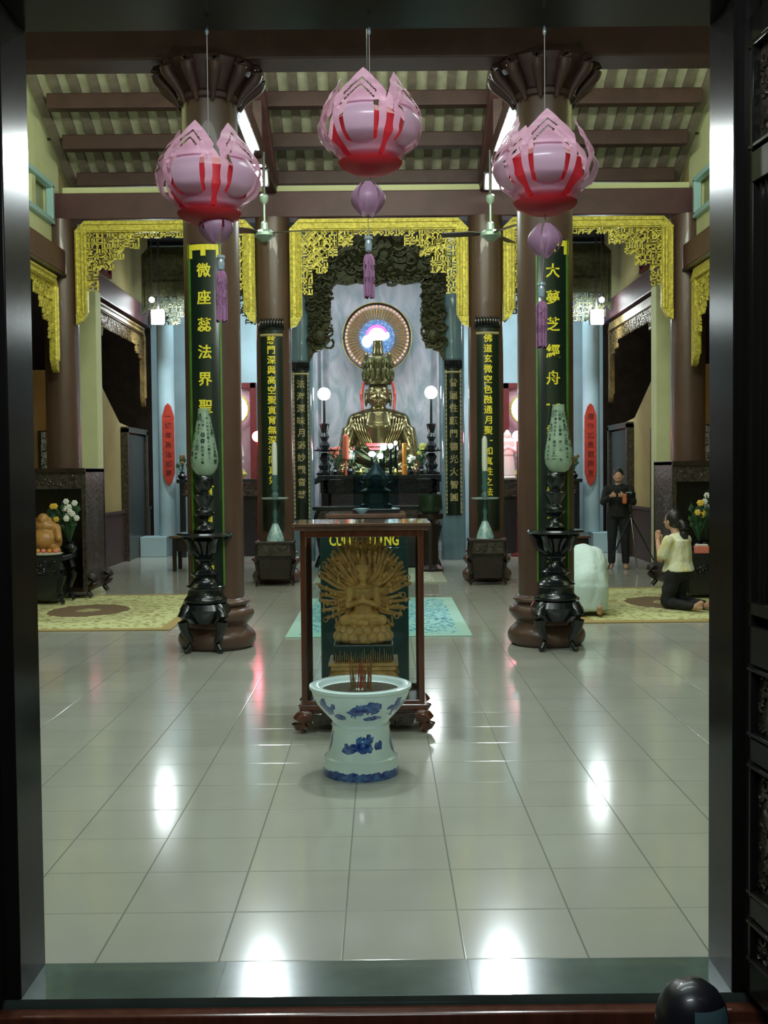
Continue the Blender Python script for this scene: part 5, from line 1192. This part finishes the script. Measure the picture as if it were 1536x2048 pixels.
# ================================================================== SIDE SHRINES
for i in range(2):
    nm = ('left', 'right')[i]; s = (-1, 1)[i]; pc = (466, 1052)[i]; Yw = 22.2; xc = PX(pc, 820, Yw)
    t = thing('shrine_niche', 'dark red framed niche with pink light coloured into its backing in the %s side bay' % nm, 'niche', (xc, Yw, 0), 0, 'side shrine niches')
    z0, z1 = 1.3, PZ(pc, 766, Yw); hw = PX(513, 820, Yw) - PX(466, 820, Yw)
    m = MB()
    for sg in (-1, 1): m.box((sg * (hw - .06), -.02, (z0 + z1) / 2), (.13, .12, z1 - z0))
    m.box((0, -.02, z1 - .06), (2 * hw, .12, .12)); m.build('frame', M_maroon, t, smooth=False, bevel=.01)
    MB().box((0, .04, (z0 + z1) / 2), (2 * hw - .2, .03, z1 - z0)).build('back_panel', mat('pink_lit_backing', (.42, .24, .27), .6, var=.25, vscale=3), t, smooth=False)  # pink niche light put into the backing colour
    c = P(pc, 818, Yw - .12)
    h_ = thing('glowing_halo', 'white glowing round halo in the %s niche, half hidden by the front column' % nm, 'halo', tuple(c), 0, 'glowing side halos'); MB().cone((0, .02, 0), (0, 0, 0), .30, .30, 36).build('disc', E_soft, h_); MB().torus((0, 0, 0), .31, .02, n=36, axis='Y').build('rim', M_gold, h_)
    # altar
    xa = (-2.85, 2.75)[i]; zq = PZ(pc, 958, 20.6)
    t = thing('side_altar', 'black carved altar table in the %s side shrine' % nm, 'altar', (xa, 20.4, 0), 0, 'side shrine altars')
    MB().box((0, .4, zq - .035), (2.0, .8, .07)).build('table_top', M_black, t, smooth=False, bevel=.01)
    m = MB().box((0, .06, zq - .2), (1.9, .04, .25)); rl = relief(1.8, .24, 81 + i, .018); m.add([(v[0], v[1] + .03, v[2] + zq - .2) for v in rl.v], rl.f); m.build('carved_frieze', M_carved, t, smooth=False)
    MB().box((0, .45, zq / 2 - .1), (1.6, .5, zq - .2)).build('body', mat('altar_black', (0, 0, 0)), t, smooth=False)
    for sx in (-1, 1): MB().box((sx * .9, .08, (zq - .07) / 2), (.1, .1, zq - .07)).build('leg', M_black, t, smooth=False, bevel=.01)
    # low dark tables seen beyond the black lamps
    for (pxa, pxb, lab) in (((346, 384, 'low dark table edge beside the left black lamp, a pale cloth on top'),) if i == 0 else ((1120, 1172, 'low dark table beyond the right black lamp, pale rim on top'),)):
        zl = PZ(pxa, 1072, 17.5); a_, b_ = PX(pxa, 1072, 17.5), PX(pxb, 1072, 17.5)
        a_, b_ = (a_ - .05, b_ + .6) if i == 0 else (a_ - .5, b_ + .08)
        q = thing('side_bench', lab, 'table', ((a_ + b_) / 2, 17.5, 0)); MB().box((0, .3, zl - .02), (b_ - a_, .6, .04)).build('table_top', M_casetop, q, smooth=False, bevel=.006)
        MB().box((0, .3, zl - .15), (b_ - a_ - .08, .5, .2)).build('frieze', M_dark, q, smooth=False)
        for sx in (-1, 1):
            for yy in (.06, .54): MB().box((sx * ((b_ - a_) / 2 - .06), yy, (zl - .04) / 2), (.06, .06, zl - .04)).build('leg', M_dark, q, smooth=False)
    # seated figure mostly behind the column
    t = thing('seated_statue', 'white seated statue in the %s side shrine in front of the glowing halo' % nm, 'statue', (xc, 21.2, zq - .0), 0, 'side shrine seated statues')
    m = MB(); m.ball((0, 0, .12), (.34, .22, .12), 16, 10); m.cone((0, 0, .12), (0, 0, .5), .2, .15); m.ball((0, 0, .52), (.24, .13, .12)); m.limb((-.22, 0, .5), (-.28, -.05, .25), .08, .07); m.limb((.22, 0, .5), (.28, -.05, .25), .08, .07); m.limb((-.28, -.05, .25), (0, -.18, .22), .07, .05); m.limb((.28, -.05, .25), (0, -.18, .22), .07, .05); m.cone((0, 0, .6), (0, 0, .72), .06, .055); m.ball((0, 0, .8), (.10, .11, .13)); m.ball((0, .02, .93), (.05, .05, .06))
    m.blob('body', M_wax, t, .018, 3)
    MB().lathe([(.35, -.2), (.40, -.12), (.34, -.04), (.3, 0.02)], 24).build('lotus_seat', M_gold, t); t.location.z = zq + .21
    # small potted things on the outer end of the altars
    xx = PX((362, 1150)[i], 965, 20.5)
    bouquet('flower_vase', 'small dark vase of dull flowers at the outer end of the %s side altar' % nm, xx, 20.65, zq, .14, .3, .1, M_oldgold, 40 + i, 16, 6)
# attendant statue in white lit red, and the red lamp at the left
Ya = 20.75; xq = PX(1015, 950, Ya); zq = PZ(1015, 960, Ya)
t = thing('standing_statue', 'standing white robed statue in red light at the inner end of the right altar', 'statue', (xq, Ya, PZ(1052, 958, 20.6)))
m = MB(); hS = PZ(1015, 862, Ya) - PZ(1052, 958, 20.6)
m.cone((0, 0, .06), (0, 0, hS * .55), .15, .12); m.cone((0, 0, hS * .5), (0, 0, hS * .8), .14, .13); m.ball((0, 0, hS * .78), (.15, .09, .07)); m.limb((-.13, 0, hS * .76), (-.14, -.06, hS * .58), .05, .05); m.limb((.13, 0, hS * .76), (.15, -.06, hS * .58), .05, .05); m.limb((-.14, -.06, hS * .58), (0, -.12, hS * .66), .045, .03); m.limb((.15, -.06, hS * .58), (0, -.12, hS * .66), .045, .03)
m.cone((0, 0, hS * .8), (0, 0, hS * .9), .035, .03); m.ball((0, -.01, hS * .90), (.058, .065, .075)); m.ball((0, .01, hS * .975), (.045, .045, .05)); m.ball((0, .02, hS * .87), (.09, .06, .12)); m.blob('robed_body', M_white, t, .012, 3)
MB().lathe([(.15, 0), (.17, .03), (.13, .07)], 20).build('lotus_base', M_wflower, t)
def red_lamp(px, py, Y, label, group):
    c = P(px, py, Y); t = thing('red_lamp', label, 'lamp', (c.x, c.y, 0), 0, group)
    MB().ball((0, 0, c.z), .095, 20, 14).build('globe', E_red, t); MB().lathe([(.14, 0), (.14, .03), (.03, .07), (.02, .5), (.03, .55), (.018, .6), (.018, c.z - .09)], 16).build('stand', M_maroon, t)
red_lamp(515, 873, 19.6, 'glowing red globe lamp on a pole between the two left columns', None)
red_lamp(1035, 872, 20.0, 'red globe lamp on a pole hidden behind the right front column', None)

# ================================================================== NEAR-AISLE CABINETS
for i in range(2):
    nm = ('left', 'right')[i]; s = (-1, 1)[i]
    Yc = 13.7; pin = (172, 1344)[i]; xin = PX(pin, 1000, Yc); zc = PZ(pin, 936 if i == 0 else 922, Yc)
    W = 1.5; xm = xin + s * W / 2
    t = thing('shrine_cabinet', 'dark open-fronted shrine cabinet with scrolled feet beside the %s door frame' % nm, 'cabinet', (xm, Yc, 0), 0, 'aisle shrine cabinets')
    MB().box((0, .9, zc / 2 + .04), (W, .05, zc - .08)).build('back', M_dark, t, smooth=False)
    MB().box((0, .45, zc - .03), (W, .95, .06)).build('top', M_dark, t, smooth=False, bevel=.01)
    for sx in (-1, 1):
        MB().box((sx * (W / 2 - .03), .45, zc / 2 + .05), (.06, .9, zc - .1)).build('side', M_carved, t, smooth=False, bevel=.006)
        for yy in (.05, .85): MB().tube([(sx * (W / 2 - .03), yy, .3), (sx * (W / 2 + .06), yy, .26), (sx * (W / 2 + .05), yy, .17), (sx * (W / 2 - .02), yy, .12), (sx * (W / 2 + .04), yy, .03)], [.05, .055, .045, .035, .03], 8).build('scroll_foot', M_dark, t)
    m = MB().box((0, .02, zc - .16), (W - .1, .03, .2)); rl = relief(W - .2, .18, 90 + i); m.add([(v[0], v[1], v[2] + zc - .16) for v in rl.v], rl.f); m.build('carved_fascia', M_carved, t, smooth=False)
    MB().box((0, .45, .12), (W - .1, .85, .05)).build('bottom_shelf', M_dark, t, smooth=False)
    # table in front with the offerings
    zf = PZ((100, 1400)[i], (1112, 1108)[i], 13.0); xo = PX((118, 1372)[i], 1100, 13.0) + s * .45
    t = thing('offering_stand', 'low black glossy offering stand in front of the %s cabinet' % nm, 'stand', (xo, 13.0, 0), 0, 'aisle offering stands')
    MB().box((0, .3, zf - .03), (1.0, .56, .06)).build('table_top', M_black, t, smooth=False, bevel=.012)
    m = MB().box((0, .05, zf - .16), (.9, .04, .22)); rl = relief(.86, .2, 95 + i, .02); m.add([(v[0], v[1] + .02, v[2] + zf - .16) for v in rl.v], rl.f); m.build('carved_apron', M_black, t, smooth=False)
    MB().box((0, .3, zf * .42), (.8, .4, zf * .6)).build('body', M_black, t, smooth=False, bevel=.01)
    for sx in (-1, 1):
        for yy in (.07, .53): MB().tube([(sx * .42, yy, zf - .06), (sx * .47, yy, zf * .6), (sx * .42, yy, zf * .3), (sx * .47, yy, .025)], [.04, .04, .03, .025], 8).build('leg', M_black, t)
    if i == 0:
        xb = PX(86, 1070, 13.25)
        b = thing('laughing_figure', 'round brown carved figure on the low black stand at the left edge', 'statue', (xb, 13.3, zf))
        m = MB(); m.ball((0, 0, .16), (.22, .16, .17), 18, 12); m.ball((0, -.06, .17), (.17, .14, .14), 16, 10); m.limb((-.12, -.05, .07), (-.2, -.16, .05), .07, .05); m.limb((.12, -.05, .07), (.2, -.16, .05), .07, .05); m.ball((0, 0, .34), (.17, .12, .08)); m.limb((-.15, 0, .32), (-.2, -.1, .2), .055, .045); m.limb((.15, 0, .32), (.2, -.1, .2), .055, .045); m.ball((0, -.03, .42), (.075, .075, .085)); m.ball((-.085, -.02, .41), (.02, .02, .05)); m.ball((.085, -.02, .41), (.02, .02, .05)); m.ball((0, -.105, .415), (.014, .014, .014), 8, 6)
        m.blob('body', mat('brown_carved_wood', (.40, .20, .05), .4, var=.3), b, .012, 2)
        c = thing('offering_tray', 'orange and white offering tray before the round brown figure', 'tray', (xb + .06, 13.06, zf)); MB().lathe([(.1, 0), (.22, .015), (.24, .035), (.22, .03), (.0, .02)], 24, M=Matrix.Diagonal((1, .28, 1, 1))).build('tray', M_wflower, c); 
        for k in range(5): f_ = thing('offering_fruit', ('red fruit at the left end of the offering tray', 'orange fruit second from the left on the offering tray', 'red fruit in the middle of the offering tray', 'orange fruit second from the right on the offering tray', 'red fruit at the right end of the offering tray')[k], 'fruit', (xb - .08 + k * .07, 13.06, zf + .025), 0, 'fruit on the offering tray'); MB().lathe([(.0, 0), (.02, .004), (.033, .025), (.028, .05), (.008, .058), (.0, .054)], 12).build('fruit_body', M_rflower if k % 2 == 0 else M_ochbulb, f_); MB().cone((0, 0, .052), (.004, 0, .068), .003, .002, 5).build('stem', M_leaf, f_)
        bouquet('flower_vase', 'vase of white lilies and dark leaves beside the round brown figure', PX(138, 1080, 13.42), 13.46, zf, .14, .52, .15, M_wflower, 50, 34, 9)
        bouquet('flower_vase', 'vase of yellow flowers behind the round brown figure', PX(108, 1080, 13.52), 13.53, zf, .14, .44, .1, M_yflower, 51, 16, 4)
    else:
        bouquet('flower_vase', 'vase of orange and yellow flowers beyond the kneeling person in the yellow blouse', PX(1398, 1080, 13.3), 13.3, zf, .14, .50, .12, M_yflower, 52, 30, 7)
        bouquet('flower_vase', 'vase of tall white flowers at the right door frame edge', PX(1412, 1080, 13.45), 13.45, zf, .14, .62, .08, M_wflower, 53, 18, 6)
        c = thing('offering_box', 'coral and white offering box on the right black stand', 'box', (PX(1404, 1100, 13.08), 13.1, zf)); MB().box((0, 0, .045), (.16, .1, .09)).build('box_body', M_rflower, c, smooth=False, bevel=.008); MB().box((0, 0, .1), (.14, .08, .02)).build('box_lid', M_wflower, c, smooth=False, bevel=.006)

# ================================================================== PEOPLE
# woman kneeling upright, seen from behind
g = G(1352, 1217, 0.012)
t = thing('person', 'person with ponytail, pale yellow blouse and black trousers, kneeling upright with hands in prayer', 'person', (g.x + .02, g.y + .02, .012), math.radians(38))
m = MB()
hd = Vector((0, .06, .985))
m.ball(hd, (.077, .095, .112), 20, 14); m.ball(hd + Vector((0, .05, -.05)), (.05, .05, .05)); m.cone(hd + Vector((0, .09, 0)), hd + Vector((0, .118, -.03)), .008, .016, 8)
for s in (-1, 1): m.ball(hd + Vector((s * .078, .0, -.01)), (.014, .02, .032), 10, 8)
m.cone((0, .0, .80), (0, .05, .92), .052, .046); m.ball((0, 0, .76), (.15, .085, .07)); m.cone((0, 0, .74), (0, -.01, .50), .125, .105, 18); m.ball((0, -.02, .44), (.155, .12, .11))
for s in (-1, 1):
    m.limb((s * .155, 0, .76), (s * .20, .08, .56), .046, .038); m.limb((s * .20, .08, .56), (s * .035, .24, .74), .036, .026)
    m.limb((s * .08, -.01, .42), (s * .10, .06, .075), .082, .06); m.limb((s * .10, .06, .062), (s * .10, -.28, .052), .056, .036); m.limb((s * .10, -.28, .05), (s * .095, -.38, .05), .034, .028)
    m.limb((s * .098, -.33, .06), (s * .094, -.385, .10), .036, .03)
    # hands with palms together: palm and five fingers
    m.ball((s * .020, .26, .775), (.014, .032, .042), 12, 8)
    for k in range(4):
        y0_ = .238 + k * .016; L_ = (.060, .070, .066, .052)[k]; m.limb((s * .017, y0_, .80), (s * .012, y0_ + .006, .80 + L_), .0085, .0068)
    m.limb((s * .026, .236, .765), (s * .022, .222, .815), .010, .008)
m.blob('body', M_skin, t, .007, 2)
m = MB(); m.ball((0, 0, .765), (.172, .105, .075), 18, 12); m.cone((0, 0, .77), (0, -.01, .50), .148, .150, 22); m.cone((0, -.01, .52), (0, -.015, .42), .150, .178, 22); m.cone((0, .01, .78), (0, .02, .84), .07, .06)
for s in (-1, 1): m.limb((s * .155, 0, .765), (s * .192, .06, .61), .062, .062)
wrinkle(m.blob('blouse', M_blouse, t, .011, 2), .014, (14, 14, 7))
m = MB(); m.ball((0, -.02, .42), (.172, .138, .12), 18, 12)
for s in (-1, 1): m.limb((s * .08, -.01, .40), (s * .10, .06, .085), .098, .076); m.limb((s * .10, .07, .07), (s * .10, -.27, .058), .068, .05)
wrinkle(m.blob('trousers', M_trous, t, .011, 2), .012, (12, 12, 12))
m = MB(); m.ball(hd + Vector((0, -.022, .018)), (.092, .098, .115), 20, 14); m.ball(hd + Vector((0, -.09, -.0)), (.045, .04, .045)); m.tube([hd + Vector((0, -.10, .0)), hd + Vector((0, -.15, -.06)), hd + Vector((0, -.15, -.16)), hd + Vector((0, -.13, -.28))], [.034, .05, .052, .018], 10)
m.blob('hair', M_hair, t, .009, 2)
# bowing person
g = G(1187, 1236)
t = thing('person', 'person in loose pale blue white shirt bowing low, seen from behind beside the right column', 'person', (g.x - .0, g.y + .33, .012), math.radians(-6))
m = MB(); m.ball((0, -.12, .30), (.17, .16, .14)); m.cone((0, -.08, .32), (0, .34, .56), .14, .15, 18); m.ball((0, .34, .55), (.19, .12, .10)); m.cone((0, .40, .56), (0, .50, .57), .05, .045)
m.ball((0, .56, .575), (.078, .11, .10), 16, 12); m.cone((0, .60, .50), (0, .61, .475), .01, .016, 8)
for s in (-1, 1):
    m.ball((s * .08, .54, .57), (.014, .02, .03), 8, 6)
    m.limb((s * .09, -.10, .26), (s * .12, .26, .085), .085, .062); m.limb((s * .12, .24, .06), (s * .11, -.14, .055), .058, .038); m.limb((s * .11, -.14, .05), (s * .10, -.34, .045), .036, .028); m.limb((s * .10, -.31, .05), (s * .10, -.36, .10), .034, .028)
    m.limb((s * .18, .34, .54), (s * .20, .42, .28), .046, .038); m.limb((s * .20, .42, .28), (s * .07, .62, .12), .036, .026); m.ball((s * .055, .66, .09), (.035, .05, .016), 12, 8)
    for k in range(4): x_ = s * (.030 + k * .018); L_ = (.058, .068, .064, .05)[k]; m.limb((x_, .69, .085), (x_ * 1.05, .69 + L_ * .6, .075), .0085, .008); m.limb((x_ * 1.05, .69 + L_ * .6, .075), (x_ * 1.05, .69 + L_, .055), .008, .007)
    m.limb((s * .022, .64, .09), (s * .002, .675, .075), .010, .008)
m.blob('body', M_skin, t, .0085, 2)
m = MB()
for k in range(9):
    q = k / 8; m.ball((0, -.13 + .47 * q, .30 + .27 * math.sin(q * PI * .5)), (.215 - .02 * abs(q - .4), .19 - .03 * q, .22 - .06 * q), 22, 14)
m.cone((0, -.12, .32), (0, -.13, .05), .212, .205, 28)
m = m
for s in (-1, 1): m.limb((s * .18, .34, .545), (s * .21, .41, .32), .072, .068)
wrinkle(m.blob('shirt', M_shirt, t, .014, 6), .022, (9, 3.5, 3.5), 3)
m = MB(); m.ball((0, .55, .60), (.09, .115, .10)); m.ball((0, .60, .57), (.085, .10, .09)); m.blob('hair', M_hair, t, .01, 2)
# photographer beyond the pilaster, with tripod
Yp = 17.3; xp = PX(1237, 1000, Yp)
t = thing('person', 'person in dark clothes standing behind a camera tripod in the dim right aisle opening', 'person', (xp, Yp, 0), math.radians(165))
def stand_body(m):
    m.ball((0, .02, 1.47), (.074, .092, .112)); m.ball((0, .06, 1.42), (.045, .045, .05)); m.cone((0, .1, 1.47), (0, .118, 1.44), .008, .015, 8); m.cone((0, 0, 1.30), (0, .01, 1.40), .05, .045); m.ball((0, 0, 1.27), (.17, .09, .07)); m.cone((0, 0, 1.26), (0, 0, .98), .14, .11, 18); m.ball((0, 0, .9), (.16, .11, .12))
    for s in (-1, 1):
        m.ball((s * .075, .02, 1.46), (.013, .018, .03), 8, 6)
        m.limb((s * .18, 0, 1.27), (s * .23, .10, 1.06), .045, .038); m.limb((s * .23, .10, 1.06), (s * .09, .30, 1.17), .036, .026); m.limb((s * .09, 0, .88), (s * .10, .02, .48), .085, .058); m.limb((s * .10, .02, .48), (s * .11, -.02, .08), .055, .036); m.limb((s * .11, -.03, .05), (s * .12, .13, .035), .04, .032)
        m.ball((s * .075, .33, 1.185), (.02, .035, .038), 10, 8)
        for k in range(4): m.limb((s * .065, .345, 1.205 - k * .018), (s * .035, .375, 1.205 - k * .018), .0085, .0075); m.limb((s * .035, .375, 1.205 - k * .018), (s * .018, .36, 1.205 - k * .018), .0075, .0065)
        m.limb((s * .07, .33, 1.215), (s * .045, .345, 1.235), .010, .008)
m = MB(); stand_body(m); m.blob('body', M_skin, t, .009, 2)
m = MB(); m.ball((0, 0, 1.27), (.19, .11, .08)); m.cone((0, 0, 1.28), (0, 0, .82), .155, .165, 18)
for s in (-1, 1): m.limb((s * .18, 0, 1.27), (s * .23, .10, 1.06), .06, .052); m.limb((s * .23, .10, 1.06), (s * .13, .25, 1.14), .05, .042)
wrinkle(m.blob('jacket', M_darkcloth, t, .012, 2), .015, (12, 12, 7))
m = MB(); m.ball((0, 0, .88), (.175, .125, .12))
for s in (-1, 1): m.limb((s * .09, 0, .86), (s * .10, .02, .48), .098, .075); m.limb((s * .10, .02, .48), (s * .11, -.02, .12), .072, .06)
m.blob('trousers', M_trous, t, .013, 2)
m = MB(); m.ball((0, -.0, 1.50), (.085, .10, .105)); m.blob('hair', M_hair, t, .01, 2)
MB().box((-.11, .31, 1.12), (.07, .08, .16)).build('orange_scarf', M_orange, t, bevel=.02)
g = G(1268, 1128); 
t = thing('camera_tripod', 'spread black tripod with a small camera on top, standing before the right aisle opening', 'tripod', (PX(1262, 1100, 16.65), 16.65, 0))
for k, (dx, dy) in enumerate(((-.36, .05), (.42, -.05), (.03, -.30))):
    MB().tube([(0, 0, .85), (dx * .5, dy * .5, .45), (dx, dy, .012)], [.014, .012, .009], 8).build('leg', M_black, t)
MB().cone((0, 0, .75), (0, 0, 1.12), .014, .012).build('centre_column', M_black, t); MB().ball((0, 0, .86), .03).build('collar', M_black, t)
m = MB().box((0, 0, 1.18), (.13, .07, .09)).cone((0, -.03, 1.18), (0, -.11, 1.18), .035, .035).box((0, 0, 1.235), (.05, .05, .03)); m.build('camera', M_black, t, bevel=.006)
MB().box((-.04, -.036, 1.225), (.09, .01, .012)).build('camera_top_plate', M_glassbead, t)

# black rounded helmet on the sill at the lower right
g = P(1388, 2042, 2.98)
t = thing('helmet', 'black rounded helmet with blue grey reflection coloured into its visor on the sill, lower right corner', 'helmet', (g.x, 3.0, -.06), math.radians(20))
rH = .102
MB().lathe([(rH * .86, 0), (rH * .97, .02), (rH * 1.02, .06), (rH, .10), (rH * .9, .145), (rH * .7, .18), (rH * .4, .203), (.001, .211)], 36).build('shell', mat('helmet_black', (.012, .012, .017), .35, coat=.3), t)
m = MB()
vs = []; 
for j in range(9):
    z = .075 + j * .011; 
    for k in range(11):
        a = -PI / 2 - .55 + 1.1 * k / 10; R_ = rH * 1.03 * (1 if z < .11 else (1 - ((z - .11) / .09) ** 2 * .30)); vs.append((R_ * math.cos(a), R_ * math.sin(a), z))
m.add(vs, [(j * 11 + k, j * 11 + k + 1, j * 11 + k + 12, j * 11 + k + 11) for j in range(8) for k in range(10)]); m.build('visor', mat('visor_reflection', (.09, .16, .19), .15), t)  # blue grey reflection put into the visor colour
MB().torus((0, 0, .012), rH * .9, .008, n=32).build('rim_trim', M_black, t)
